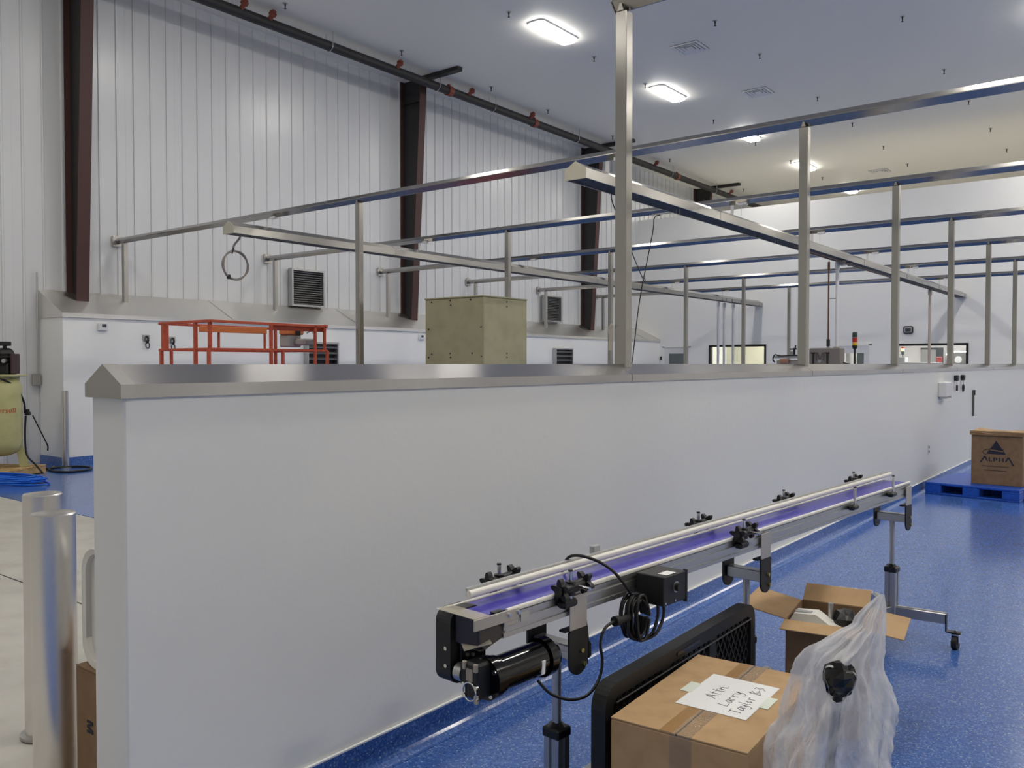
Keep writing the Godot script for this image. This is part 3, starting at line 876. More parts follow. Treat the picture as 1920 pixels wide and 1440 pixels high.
func trays() -> void:
	tray("raceway_hood", "long gabled steel raceway under the beams at left, cable coil hanging from it", -10.1, -6.75, true)
	tray("raceway_hood", "long gabled steel raceway hung under the beams at right, passing behind the tall posts", -4.53, -6.8, false)
	# drop pipes
	var spots := [[-10.25, -22.67, 0.035, 0, "leftmost of three under the left raceway"], [-10.25, -23.07, 0.035, 0, "middle of three under the left raceway"], [-10.25, -23.7, 0.035, 0, "rightmost of three under the left raceway"], [-4.606, -15.0, 0.028, 0, "under the right raceway, beside a thin copper line"], [-4.719, -14.9, 0.013, 1, "under the right raceway, tied to a pale pipe"], [-4.6, -21.94, 0.03, 2, "under the right raceway, farthest, before the bright window"]]
	for s in spots:
		var t := thing("drop_pipe", "%s vertical drop pipe %s" % [["pale grey", "thin brown copper", "pale pink grey"][s[3]], s[4]], "pipe", Vector3(s[0], 0, s[1]))
		var y0: float = 1.85 if s[1] > -16.0 and s[0] > -5.0 else 0.0
		var m: Material = [M.pale, mat(Color(0.42, 0.3, 0.24), 0.4, 0.6), mat(Color(0.72, 0.66, 0.62), 0.45)][s[3]]
		obj("pipe", MB.new().cyl(Vector3(0, y0, 0), Vector3(0, 3.33, 0), s[2], 14), m, t)
		obj("fitting", MB.new().cyl(Vector3(0, 3.2, 0), Vector3(0, 3.32, 0), s[2] * 1.5, 14), m, t)
		obj("foot_flange", MB.new().cyl(Vector3(0, y0, 0), Vector3(0, y0 + 0.02, 0), s[2] * 2.0, 14), M.steel_dull, t)
		if s[3] == 1:
			obj("tie", MB.new().cyl(Vector3(0, 2.7, 0), Vector3(0.113, 2.7, -0.1), 0.006, 8), M.dark, t)
			obj("valve", MB.new().cyl(Vector3(0, 1.88, 0.0), Vector3(0, 2.0, 0.0), 0.03, 12), M.dark, t)
	# air cords hanging from the third beam
	var c := thing("pull_cord", "black cord hanging slanted from the third beam, right of the tallest post", "cord", Vector3(-5.56, 3.6, -10.42))
	obj("cord", MB.new().tube(curve([Vector3(0, 0, 0), Vector3(-0.09, -0.03, 0), Vector3(-0.12, -0.25, 0), Vector3(-0.31, -1.12, 0), Vector3(-0.42, -1.93, 0), Vector3(-0.5, -2.5, 0), Vector3(-0.5, -3.58, 0.0)]), 0.007, 6), M.black, c)
	obj("hook_bar", MB.new().cyl(Vector3(-0.12, 0.02, 0), Vector3(0.18, 0.02, 0), 0.012, 8), M.alu, c)
	for i in 4:
		obj("hook", MB.new().tube(curve([Vector3(-0.06 + i * 0.07, 0.02, 0), Vector3(-0.06 + i * 0.07, -0.03, 0.01), Vector3(-0.05 + i * 0.07, -0.05, 0.02)]), 0.006, 6), M.alu, c)
	var d := thing("pull_cord", "thin grey cord sagging from the right raceway behind the tallest post", "cord", Vector3(-4.62, 3.33, -7.6))
	obj("cord", MB.new().tube(curve([Vector3(0, 0, 0), Vector3(-0.09, -0.09, -0.2), Vector3(-0.43, -0.48, -1.2), Vector3(-0.74, -0.68, -2.0), Vector3(-1.1, -0.62, -2.7), Vector3(-1.18, -0.57, -2.82)]), 0.006, 6), M.dark, d)


func tray(called: String, label: String, x: float, zn: float, coil: bool) -> void:
	var zf := -25.28
	var t := thing(called, label, "raceway", Vector3(x, 0, 0))
	var hood := PackedVector2Array([Vector2(-0.118, 3.335), Vector2(-0.105, 3.335), Vector2(-0.105, 3.42), Vector2(0, 3.485), Vector2(0.105, 3.42), Vector2(0.105, 3.335), Vector2(0.118, 3.335), Vector2(0.118, 3.43), Vector2(0, 3.5), Vector2(-0.118, 3.43)])
	var z := zn
	var k := 0
	while z > zf:
		var z2 := maxf(z - PITCH, zf)
		obj("hood", MB.new().prism(hood, Transform3D(Basis(), Vector3(0, 0, z2 + 0.002)), z - z2 - 0.004), M.steel, t)
		if k:
			obj("seam_cover", MB.new().prism(PackedVector2Array([Vector2(-0.121, 3.335), Vector2(-0.118, 3.335), Vector2(-0.118, 3.43), Vector2(0, 3.5), Vector2(0.118, 3.43), Vector2(0.118, 3.335), Vector2(0.121, 3.335), Vector2(0.121, 3.432), Vector2(0, 3.504), Vector2(-0.121, 3.432)]), Transform3D(Basis(), Vector3(0, 0, z - 0.04)), 0.08), M.steel, t)
		z = z2
		k += 1
	var gable := PackedVector2Array([Vector2(-0.121, 3.33), Vector2(0.121, 3.33), Vector2(0.121, 3.432), Vector2(0, 3.504), Vector2(-0.121, 3.432)])
	obj("end_cap", MB.new().prism(gable, Transform3D(Basis(), Vector3(0, 0, zn)), 0.006), mat(Color(0.78, 0.76, 0.70), 0.4, 0.85), t)
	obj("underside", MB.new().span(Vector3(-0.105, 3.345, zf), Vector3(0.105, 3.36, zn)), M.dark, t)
	for n in range(1, 7):
		var zb := Z0 - PITCH * n
		obj("hanger", MB.new().span(Vector3(-0.02, 3.48, zb - 0.004), Vector3(0.02, 3.62, zb + 0.004)), M.pale, t)
		obj("hanger_clip", MB.new().span(Vector3(0.12, 3.47, zb - 0.003), Vector3(0.126, 3.62, zb + 0.003)).span(Vector3(0.09, 3.6, zb - 0.03), Vector3(0.2, 3.63, zb + 0.03)), M.pale, t)
		for s in 2:
			obj("pull_hook", MB.new().tube(curve([Vector3(0.04 * s, 3.345, zb - 1.5), Vector3(0.04 * s, 3.30, zb - 1.5), Vector3(0.04 * s + 0.01, 3.285, zb - 1.5)]), 0.004, 5), M.alu, t)
	if not coil:
		for q in [[0.06, 0.006], [0.085, 0.005]]:
			obj("copper_line", MB.new().tube(curve([Vector3(q[0], 3.325, -12.4), Vector3(q[0], 3.30, -12.7), Vector3(q[0], 3.295, -14.5), Vector3(q[0], 3.29, -16.6), Vector3(q[0], 3.28, -17.6), Vector3(q[0], 3.325, -18.0)]), q[1], 6), mat(Color(0.42, 0.3, 0.24), 0.4, 0.6), t)
		obj("junction", MB.new().span(Vector3(-0.03, 3.26, -15.06), Vector3(0.05, 3.345, -14.9), 0.006), M.grey_box, t)
		obj("junction", MB.new().span(Vector3(-0.03, 3.29, -15.5), Vector3(0.03, 3.345, -15.4), 0.004), M.grey_box, t)
	else:
		for s in [-22.4, -22.67, -23.07, -23.7]:
			obj("saddle_clip", MB.new().span(Vector3(0.118, 3.33, s - 0.09), Vector3(0.135, 3.42, s + 0.05), 0.004), M.grey_box, t)
		# the coil of cable hanging at the near end
		var c := thing("cable_coil", "grey coil of cable hanging from the near end of the left raceway", "cable", Vector3(x - 0.1, 2.93, zn - 0.17))
		var turns := []
		for i in 49:
			var a := TAU * i / 16.0 + PI / 2
			var rr := 0.195 + 0.006 * sin(i * 1.3)
			turns.append(Vector3(0.015 * sin(i * 0.7), sin(a) * rr, cos(a) * rr))
		obj("coil", MB.new().tube(curve(turns, 3), 0.011, 8), mat(Color(0.55, 0.53, 0.51), 0.5), c)
		obj("lead", MB.new().tube(curve([Vector3(0.0, 0.19, 0.03), Vector3(0.02, 0.27, 0.03), Vector3(0.1, 0.36, 0.0), Vector3(0.12, 0.42, 0.0)]), 0.014, 8), mat(Color(0.55, 0.53, 0.51), 0.5), c)
		obj("tie", MB.new().tube(curve([Vector3(0.03, 0.17, 0.06), Vector3(0.03, 0.22, 0.05), Vector3(-0.02, 0.22, 0.03), Vector3(-0.03, 0.16, 0.03)], 4, true), 0.007, 6), M.black, c)
		obj("tie", MB.new().box(Vector3(0, -0.165, 0.105), Vector3(0.05, 0.06, 0.04), 0.008), M.black, c)


func hall_things() -> void:
	# beige cabinet
	var t := thing("cabinet", "tall beige sheet metal cabinet behind the low dividing wall", "cabinet", Vector3(-7.165, 0, -8.445))
	var w := 0.975
	var d := 0.89
	obj("body", MB.new().span(Vector3(-w / 2, 0.1, -d / 2), Vector3(w / 2, 2.4, d / 2 - 0.004), 0.006), M.cabinet, t)
	obj("top_cover", MB.new().span(Vector3(-w / 2 - 0.006, 2.4, -d / 2 - 0.006), Vector3(w / 2 + 0.006, 2.42, d / 2 + 0.006), 0.004), M.cabinet, t)
	obj("front_panel", MB.new().span(Vector3(-w / 2 + 0.075, 0.14, d / 2 - 0.004), Vector3(w / 2 - 0.012, 2.34, d / 2 + 0.004), 0.003), M.cabinet, t)
	obj("side_panel", MB.new().span(Vector3(w / 2, 0.14, -d / 2 + 0.04), Vector3(w / 2 + 0.006, 2.38, d / 2 - 0.01), 0.003), M.cabinet, t)
	obj("plinth", MB.new().span(Vector3(-w / 2 + 0.05, 0, -d / 2 + 0.05), Vector3(w / 2 - 0.05, 0.1, d / 2 - 0.05)), M.dark, t)
	var sc := MB.new().lathe([Vector2(0.011, 0), Vector2(0.011, 0.004), Vector2(0.006, 0.008), Vector2(0, 0.008)], Transform3D(), 8).mesh()
	for q in [[0.12, 2.365], [0.44, 2.375], [0.45, 2.315], [0.78, 2.37], [0.065, 2.02], [0.12, 1.70], [0.44, 1.71], [0.445, 1.66], [0.80, 1.71], [0.065, 1.66], [0.945, 2.03], [0.95, 1.67]]:
		put("screw", sc, M.dark, t, Transform3D(Basis(Vector3.RIGHT, PI / 2), Vector3(-w / 2 + q[0], q[1], d / 2 + 0.003)))
	for q in [[0.46, 2.36], [0.46, 2.30], [0.46, 1.71], [0.46, 1.66]]:
		put("screw", sc, M.dark, t, Transform3D(Basis(Vector3.FORWARD, PI / 2), Vector3(w / 2 + 0.006, q[1], d / 2 - q[0])))
	lift()
	# machinery whose tops show over the wall
	t = thing("conveyor_machine", "small machine with a guide rail and black handle, its top just showing over the wall", "machine", Vector3(-5.45, 0, -15.0))
	obj("bed", MB.new().span(Vector3(-0.22, 1.68, -0.1), Vector3(0.25, 1.72, 0.1), 0.005), M.alu, t)
	obj("frame", MB.new().span(Vector3(-0.18, 0, -0.08), Vector3(0.22, 1.64, 0.08), 0.01), M.steel_dull, t)
	obj("gearbox", MB.new().span(Vector3(-0.1, 1.58, 0.08), Vector3(0.05, 1.67, 0.16), 0.015), mat(Color(0.72, 0.52, 0.42), 0.5), t)
	obj("cable", MB.new().tube(curve([Vector3(-0.2, 1.6, 0.1), Vector3(-0.24, 1.66, 0.1), Vector3(-0.2, 1.74, 0.1), Vector3(-0.1, 1.72, 0.1), Vector3(0.2, 1.73, 0.1)]), 0.012, 6), M.black, t)
	obj("stem", MB.new().cyl(Vector3(0.11, 1.72, 0), Vector3(0.11, 1.86, 0), 0.02, 10).cyl(Vector3(0.03, 1.84, 0), Vector3(0.16, 1.84, 0), 0.012, 8).cyl(Vector3(0.13, 1.84, 0), Vector3(0.13, 1.91, 0), 0.014, 8), M.dark, t)
	obj("screw_block", MB.new().span(Vector3(0.03, 1.72, -0.04), Vector3(0.1, 1.8, 0.04), 0.008), M.grey_box, t)
	t = thing("control_cabinet", "grey brown steel control cabinet right of the second tall post", "cabinet", Vector3(-4.735, 0, -14.8))
	obj("body", MB.new().span(Vector3(-0.277, 0.1, -0.26), Vector3(0.245, 1.85, 0.0), 0.012), mat(Color(0.52, 0.49, 0.47), 0.5, 0.3), t)
	obj("plinth", MB.new().span(Vector3(-0.24, 0, -0.24), Vector3(0.22, 0.1, -0.03)), M.dark, t)
	for q in [-0.2, 0.04]:
		obj("latch", MB.new().cyl(Vector3(q, 1.56, 0.02), Vector3(q, 1.76, 0.02), 0.016, 8).span(Vector3(q - 0.04, 1.76, 0.0), Vector3(q + 0.03, 1.775, 0.03)), M.dark, t)
	var lm := put("lettering", letters("M", 0.2, 0.004), mat(Color(0.33, 0.31, 0.3), 0.5), t)
	lm.transform = Transform3D(Basis(), Vector3(-0.09, 1.70, 0.002))
	obj("knob", MB.new().cyl(Vector3(-0.09, 1.62, 0), Vector3(-0.09, 1.62, 0.02), 0.03, 10), M.grey_box, t)
	obj("cord", MB.new().tube(curve([Vector3(0.27, 1.6, -0.1), Vector3(0.33, 1.58, -0.1), Vector3(0.4, 1.555, -0.1), Vector3(0.42, 1.4, -0.1), Vector3(0.42, 0.02, -0.1)]), 0.012, 6), M.black, t)
	signal_tower("signal_tower", "unlit signal tower, yellow red and dark green, right of the grey control cabinet", Vector3(-4.249, 0, -14.8), 1.71, 0.088, 1.08, false)


func lift() -> void:
	# scissor lift rails, lying lengthwise along z: near side x = -8, far side x = -9
	var t := thing("scissor_lift", "worn orange red scissor lift platform with guardrails behind the low wall", "scissor lift", Vector3(-8.5, 0, -5.9))
	var y1 := 2.03
	var y2 := 1.735
	var yd := 1.0
	var zn := 0.78
	var zf := -0.78
	for s in [0.5, -0.5]:
		var f := zf if s > 0 else zf - 0.05
		obj("top_rail", MB.new().bar(Vector3(s, y1, zn), Vector3(s, y1 - 0.01, f), 0.03, 0.03, 0.004), M.lift, t)
		obj("mid_rail", MB.new().bar(Vector3(s, y2, zn), Vector3(s, y2, f), 0.027, 0.027, 0.004), M.lift, t)
	obj("slide_rail", MB.new().bar(Vector3(-0.42, y1 - 0.045, zn - 0.45), Vector3(-0.42, y1 - 0.045, zf + 0.2), 0.05, 0.07, 0.005), M.lift_orange, t)
	obj("slide_rail", MB.new().bar(Vector3(0.44, y1 - 0.03, zn - 0.8), Vector3(0.44, y1 - 0.03, zf - 0.02), 0.05, 0.08, 0.005), M.lift, t)
	for zz in [zn, zf]:
		obj("end_rail", MB.new().bar(Vector3(-0.5, y1, zz), Vector3(0.5, y1, zz), 0.03, 0.03, 0.004).bar(Vector3(-0.5, y2, zz), Vector3(0.5, y2, zz), 0.027, 0.027, 0.004), M.lift, t)
	# x, z, bottom, top, width
	for p in [[-0.42, zn - 0.02, y2, y1, 0.062], [0.46, zn - 0.02, y2, y1, 0.036], [0.22, zn, yd, y1, 0.036], [-0.46, zn, yd, y2, 0.036], [-0.36, zn - 0.06, yd, y2, 0.03], [0.5, zn + 0.02, yd, y2, 0.034], [0.5, 0.02, yd, y1, 0.034], [0.5, -0.6, yd, y1, 0.03], [0.5, -0.74, y2, y1, 0.03], [0.5, zf, yd, y2, 0.034], [-0.5, 0.03, y2, y1, 0.025], [-0.5, -0.62, y2, y1, 0.025], [0.5, -0.14, yd, y2, 0.03], [-0.5, zf, yd, y1, 0.034]]:
		obj("post", MB.new().bar(Vector3(p[0], p[2], p[1]), Vector3(p[0], p[3], p[1]), p[4], p[4], 0.004), M.lift, t)
	obj("deck", MB.new().span(Vector3(-0.52, yd - 0.06, zf - 0.03), Vector3(0.52, yd, zn + 0.03), 0.01), M.lift, t)
	for s in [-0.35, 0.35]:
		for k in 2:
			obj("scissor_arm", MB.new().bar(Vector3(s, 0.45 if k else 0.9, zn - 0.1), Vector3(s, 0.9 if k else 0.45, zf + 0.1), 0.05, 0.08, 0.005), M.lift, t)
	obj("chassis", MB.new().span(Vector3(-0.45, 0.18, zf), Vector3(0.45, 0.45, zn), 0.03), M.lift, t)
	for s in [-0.42, 0.42]:
		for zz in [zn - 0.25, zf + 0.25]:
			obj("wheel", MB.new().cyl(Vector3(s - 0.05, 0.17, zz), Vector3(s + 0.05, 0.17, zz), 0.17, 20), M.rubber, t)
	# control box hanging inside the far end
	obj("control_box", MB.new().span(Vector3(-0.08, 1.78, -0.72), Vector3(0.1, 1.93, -0.52), 0.015).span(Vector3(0.1, 1.8, -0.8), Vector3(0.3, 1.88, -0.6), 0.02), M.grey_box, t)
	obj("control_panel", MB.new().span(Vector3(-0.06, 1.93, -0.74), Vector3(0.12, 2.0, -0.5), 0.01), M.lift_orange, t)
	obj("joystick", MB.new().cyl(Vector3(0.16, 1.92, -0.62), Vector3(0.16, 1.98, -0.62), 0.03, 10), M.black, t)
	obj("handle", MB.new().tube(curve([Vector3(0.2, 1.95, -0.72), Vector3(0.28, 1.97, -0.72), Vector3(0.36, 1.9, -0.72), Vector3(0.3, 1.86, -0.72)]), 0.008, 6), M.grey_box, t)


func left_things() -> void:
	# two steel bollards in front
	for q in [[Vector3(-3.27, 0, -1.435), "right one of the front pair, nearer the wall end"], [Vector3(-3.79, 0, -1.62), "left one of the front pair, partly hidden"]]:
		var h := 1.03
		var t := thing("bollard", "brushed steel pipe bollard, " + q[1], "bollard", q[0])
		obj("pipe", MB.new().lathe([Vector2(0.0755, 0.0), Vector2(0.0755, h - 0.006), Vector2(0.072, h)], Transform3D(), 48), M.bollard, t)
		obj("cap", MB.new().lathe([Vector2(0.072, h), Vector2(0.0, h + 0.001)], Transform3D(), 48), M.steel_dull, t)
		obj("base_ring", MB.new().lathe([Vector2(0.095, 0), Vector2(0.095, 0.012), Vector2(0.0755, 0.014)], Transform3D(), 48), M.steel_dull, t)
	# tall thin one at the liner wall, a black hose looped round its foot
	var t := thing("bollard", "tall thin steel bollard at the near end of the liner wall", "bollard", Vector3(-13.3, 0, -6.03))
	obj("pipe", MB.new().lathe([Vector2(0.05, 0.0), Vector2(0.05, 1.17), Vector2(0.0, 1.172)], Transform3D(), 24), M.bollard, t)
	obj("base_ring", MB.new().lathe([Vector2(0.1, 0), Vector2(0.1, 0.012), Vector2(0.05, 0.014)], Transform3D(), 24), M.steel_dull, t)
	# compressor on a wooden pallet
	var c := Vector3(-13.05, 0, -5.0)
	t = thing("pallet", "small weathered wooden pallet under the green air compressor", "pallet", c, 0.55)
	for i in 6:
		obj("deck_board", MB.new().span(Vector3(-0.42, 0.1, -0.42 + i * 0.15), Vector3(0.42, 0.12, -0.42 + i * 0.15 + 0.1), 0.003), M.wood, t)
	for s in [-0.38, 0.0, 0.38]:
		obj("stringer", MB.new().span(Vector3(s - 0.03, 0.015, -0.43), Vector3(s + 0.03, 0.1, 0.43), 0.003), M.wood, t)
	for i in 3:
		obj("bottom_board", MB.new().span(Vector3(-0.42, 0.0, -0.42 + i * 0.37), Vector3(0.42, 0.015, -0.42 + i * 0.37 + 0.1), 0.002), M.wood, t)
	t = thing("air_compressor", "pale green upright air compressor with a black pump on top", "compressor", c + Vector3(0, 0.12, 0), 0.66)
	var r := 0.3
	var prof := []
	for p in [[0.0, 0.16], [0.12, 0.165], [0.2, 0.19], [0.26, 0.235], [0.29, 0.29], [0.3, 0.35], [0.3, 1.12], [0.29, 1.17], [0.26, 1.22], [0.2, 1.26], [0.12, 1.285], [0.0, 1.29]]:
		prof.append(Vector2(p[0], p[1]))
	obj("tank", MB.new().lathe(prof, Transform3D(), 40, true), M.tank, t)
	for k in 3:
		var a := TAU * k / 3 + 0.5
		obj("leg", MB.new().prism(PackedVector2Array([Vector2(0.2, 0.32), Vector2(0.29, 0.32), Vector2(0.38, 0.0), Vector2(0.26, 0.0)]), Transform3D(Basis(Vector3.UP, a), Vector3(0, 0, 0)) * Transform3D(Basis(), Vector3(0, 0, -0.05)), 0.1), M.tank, t)
	obj("platform", MB.new().span(Vector3(-0.3, 1.28, -0.22), Vector3(0.3, 1.31, 0.22), 0.006).span(Vector3(-0.2, 1.2, -0.2), Vector3(0.2, 1.28, 0.2)), M.tank, t)
	obj("pump", MB.new().span(Vector3(0.0, 1.31, -0.13), Vector3(0.22, 1.45, 0.13), 0.02).lathe([Vector2(0.1, 1.4), Vector2(0.125, 1.45), Vector2(0.11, 1.47), Vector2(0.13, 1.5), Vector2(0.11, 1.52), Vector2(0.13, 1.55), Vector2(0.11, 1.57), Vector2(0.12, 1.6), Vector2(0.1, 1.65), Vector2(0.06, 1.68), Vector2(0, 1.68)], Transform3D(Basis(), Vector3(0.11, 0, 0)), 20), M.black, t)
	obj("air_filter", MB.new().lathe([Vector2(0, 1.68), Vector2(0.025, 1.68), Vector2(0.025, 1.71), Vector2(0.075, 1.71), Vector2(0.08, 1.72), Vector2(0.08, 1.76), Vector2(0.075, 1.77), Vector2(0, 1.77)], Transform3D(Basis(), Vector3(0.11, 0, 0)), 24), M.black, t)
	obj("flywheel", MB.new().tube(curve([Vector3(-0.02, 1.62, 0.16), Vector3(-0.14, 1.5, 0.16), Vector3(-0.02, 1.38, 0.16), Vector3(0.1, 1.5, 0.16)], 8, true), 0.02, 8).cyl(Vector3(-0.02, 1.5, 0.12), Vector3(-0.02, 1.5, 0.19), 0.04, 14), M.black, t)
	obj("belt_guard", MB.new().span(Vector3(0.24, 1.32, -0.1), Vector3(0.262, 1.6, 0.1), 0.006), mat(Color(0.24, 0.15, 0.15), 0.5), t)
	obj("motor", MB.new().cyl(Vector3(-0.2, 1.43, -0.15), Vector3(-0.2, 1.43, 0.15), 0.1, 20), M.black, t)
	obj("gauge", MB.new().cyl(Vector3(0.06, 1.38, 0.13), Vector3(0.06, 1.38, 0.17), 0.045, 18), M.pale, t)
	obj("valve", MB.new().cyl(Vector3(0.05, 1.24, 0.22), Vector3(0.05, 1.3, 0.3), 0.04, 12), M.chrome, t)
	obj("badge", MB.new().cyl(Vector3(0.17, 1.5, 0.1), Vector3(0.17, 1.5, 0.14), 0.03, 14), M.alu, t)
	# the maker's script, wrapped round the tank
	var txt := letters("Ingersoll", 0.085, 0.002, true, true)
	var a2: Array = txt.get_mesh_arrays() if txt is PrimitiveMesh else []
	if a2.size():
		var vs: PackedVector3Array = a2[Mesh.ARRAY_VERTEX]
		var ns: PackedVector3Array = a2[Mesh.ARRAY_NORMAL]
		for i in vs.size():
			var ang := vs[i].x / r
			vs[i] = Vector3(sin(ang) * (r + 0.001 + vs[i].z), 0.81 + vs[i].y, cos(ang) * (r + 0.001 + vs[i].z))
			ns[i] = Vector3(sin(ang), 0, cos(ang))
		var am := ArrayMesh.new()
		var a3 := []
		a3.resize(Mesh.ARRAY_MAX)
		a3[Mesh.ARRAY_VERTEX] = vs; a3[Mesh.ARRAY_NORMAL] = ns; a3[Mesh.ARRAY_INDEX] = a2[Mesh.ARRAY_INDEX]
		am.add_surface_from_arrays(Mesh.PRIMITIVE_TRIANGLES, a3)
		put("lettering", am, mat(Color(0.72, 0.36, 0.2), 0.5), t, Transform3D(Basis(Vector3.UP, 0.71), Vector3.ZERO))
	obj("air_line", MB.new().tube(curve([Vector3(0.08, 1.26, 0.29), Vector3(0.2, 1.24, 0.2), Vector3(0.27, 1.12, 0.02), Vector3(0.285, 0.92, -0.14), Vector3(0.28, 0.76, -0.17)]), 0.014, 8), M.black, t)
	obj("air_line", MB.new().tube(curve([Vector3(0.29, 0.72, -0.175), Vector3(0.28, 0.5, -0.17), Vector3(0.285, 0.25, -0.17), Vector3(0.33, 0.13, -0.15), Vector3(0.46, 0.03, -0.1), Vector3(0.6, -0.09, -0.04)]), 0.014, 8), M.black, t)
	obj("regulator", MB.new().box(Vector3(0.31, 0.75, -0.19), Vector3(0.08, 0.05, 0.05), 0.01).cyl(Vector3(0.31, 0.77, -0.19), Vector3(0.31, 0.81, -0.19), 0.025, 10), M.dark, t)
	# wand leaning between regulator and wall
	t = thing("air_wand", "thin dark metal rod leaning from the compressor to the wall corner", "rod", Vector3(-13.3, 0.3, -5.75))
	obj("rod", MB.new().cyl(Vector3(0.42, 0.54, 0.36), Vector3(0.03, 0.08, 0.0), 0.009, 8), M.dark, t)
	obj("nozzle", MB.new().tube(curve([Vector3(0.03, 0.08, 0.0), Vector3(0.01, 0.04, -0.02), Vector3(0.0, -0.02, -0.02)]), 0.011, 8), M.dark, t)
	# hose on the floor
	t = thing("air_hose", "black hose lying in a loop round the thin bollard", "hose", Vector3(-12.95, 0.016, -5.9))
	obj("hose", MB.new().tube(curve([Vector3(-0.2, 0, 0.55), Vector3(-0.28, 0, 0.3), Vector3(-0.32, 0, -0.1), Vector3(-0.1, 0, -0.32), Vector3(0.25, 0, -0.22), Vector3(0.36, 0, 0.05), Vector3(0.2, 0, 0.22), Vector3(-0.15, 0, 0.2), Vector3(-0.4, 0.0, 0.05)]), 0.016, 8), M.black, t)
	obj("coupling", MB.new().cyl(Vector3(-0.4, 0, 0.05), Vector3(-0.45, 0, 0.0), 0.02, 10), M.chrome, t)
	t = thing("air_hose", "loose heap of bright blue hose on the floor in front of the compressor pallet", "hose", Vector3(-12.1, 0.0, -4.78), 0.35)
	for k in 9:
		var pts := []
		var rx := rng.randf_range(0.3, 0.62)
		var rz := rng.randf_range(0.1, 0.24)
		var ox := rng.randf_range(-0.12, 0.12)
		for i in 10:
			var g := TAU * i / 10
			pts.append(Vector3(ox + cos(g) * rx * rng.randf_range(0.9, 1.08), 0.012 + k * 0.011 + rng.randf_range(0, 0.012), sin(g) * rz * rng.randf_range(0.8, 1.15)))
		obj("loop", MB.new().tube(curve(pts, 5, true), 0.011, 7), M.blue_hose, t)
	# box and conduit on the ribbed wall
	t = thing("junction_box", "small grey junction box with a conduit in the corner of the ribbed wall", "junction box", Vector3(-14.27, 1.33, -6.02))
	obj("box", MB.new().span(Vector3(0, -0.09, -0.06), Vector3(0.06, 0.09, 0.06), 0.008), M.steel_dull, t)
	obj("conduit", MB.new().cyl(Vector3(0.03, 0.09, -0.03), Vector3(0.03, 1.7, -0.03), 0.014, 10), M.alu, t)
	# carton and plastic shell behind the wall end
	t = thing("carton", "brown cardboard carton behind the near end of the low dividing wall", "carton", Vector3(-2.905, 0, -1.75))
	obj("body", MB.new().span(Vector3(-0.235, 0, -0.3), Vector3(0.235, 0.484, 0.3), 0.004), M.card_dark, t)
	for q in [[0.002, 0.3], [-0.3, -0.002]]:
		obj("flap", MB.new().span(Vector3(-0.235, 0.484, q[0]), Vector3(0.235, 0.488, q[1]), 0.001), M.card_dark, t)
	var lm := put("lettering", letters("M", 0.06, 0.002), M.print, t)
	lm.transform = Transform3D(Basis(Vector3.BACK, -PI / 2), Vector3(-0.13, 0.285, 0.3015))
	t = thing("plastic_shell", "white rounded plastic shell standing on the carton behind the wall end", "plastic shell", Vector3(-3.13, 0.488, -1.53), 0.0)
	var oc := Vector2(0.23, 0.215)
	var o := rounded(0.46, 0.43, 0.09, 8, oc)
	var inn := rounded(0.42, 0.39, 0.075, 8, oc)
	var sh := MB.new()
	var cnt := o.size()
	for i in cnt:
		var j := (i + 1) % cnt
		var p := func(q: Vector2, z: float) -> Vector3: return Vector3(q.x, q.y, z)
		sh.flat(p.call(o[i], 0.06), p.call(o[j], 0.06), p.call(inn[j], 0.055), p.call(inn[i], 0.055), Vector3(oc.x, oc.y, 0))
		sh.flat(p.call(o[i], 0.06), p.call(o[j], 0.06), p.call(o[j], -0.02), p.call(o[i], -0.02), Vector3(oc.x, oc.y, 0.02))
		var nn: Vector3 = Vector3(oc.x, oc.y, 0.03) - p.call(inn[i], 0.02)
		sh.quad(p.call(inn[i], 0.055), p.call(inn[j], 0.055), p.call(inn[j], 0.0), p.call(inn[i], 0.0), nn.normalized())
	sh.prism(inn, Transform3D(Basis(), Vector3(0, 0, -0.02)), 0.055)
	obj("shell", sh, M.white_plastic, t)


# ------------------------------------------------------------------ the conveyor, in its own axes: x towards the aisle, -z along the belt
func G(s: float) -> float:
	return s * (0.9768 - 0.0129 * s)


func P(x: float, y: float, s: float) -> Vector3:      # the belt climbs one in a hundred
	return Vector3(x, y + 0.0101 * G(s), -G(s))


func run(b: MB, outline: PackedVector2Array, x: float, y: float, s0: float, s1: float) -> MB:   # an outline drawn along the belt
	var z := (P(x, y, s0) - P(x, y, s1)).normalized()
	return b.prism(outline, Transform3D(Basis(Vector3.RIGHT, z.cross(Vector3.RIGHT), z), P(x, y, s1)), P(x, y, s0).distance_to(P(x, y, s1)))


func star_knob(c: Vector3, r: float, depth: float) -> MB:      # five lobes, axis along z
	var p := PackedVector2Array()
	for i in 40:
		var a := TAU * i / 40
		p.append(Vector2(cos(a), sin(a)) * r * (0.76 + 0.26 * cos(5 * a)))
	return MB.new().prism(p, Transform3D(Basis(), c - Vector3(0, 0, depth / 2)), depth, true).cyl(c - Vector3(0, 0, depth * 0.9), c + Vector3(0, 0, depth * 0.9), r * 0.42, 14)


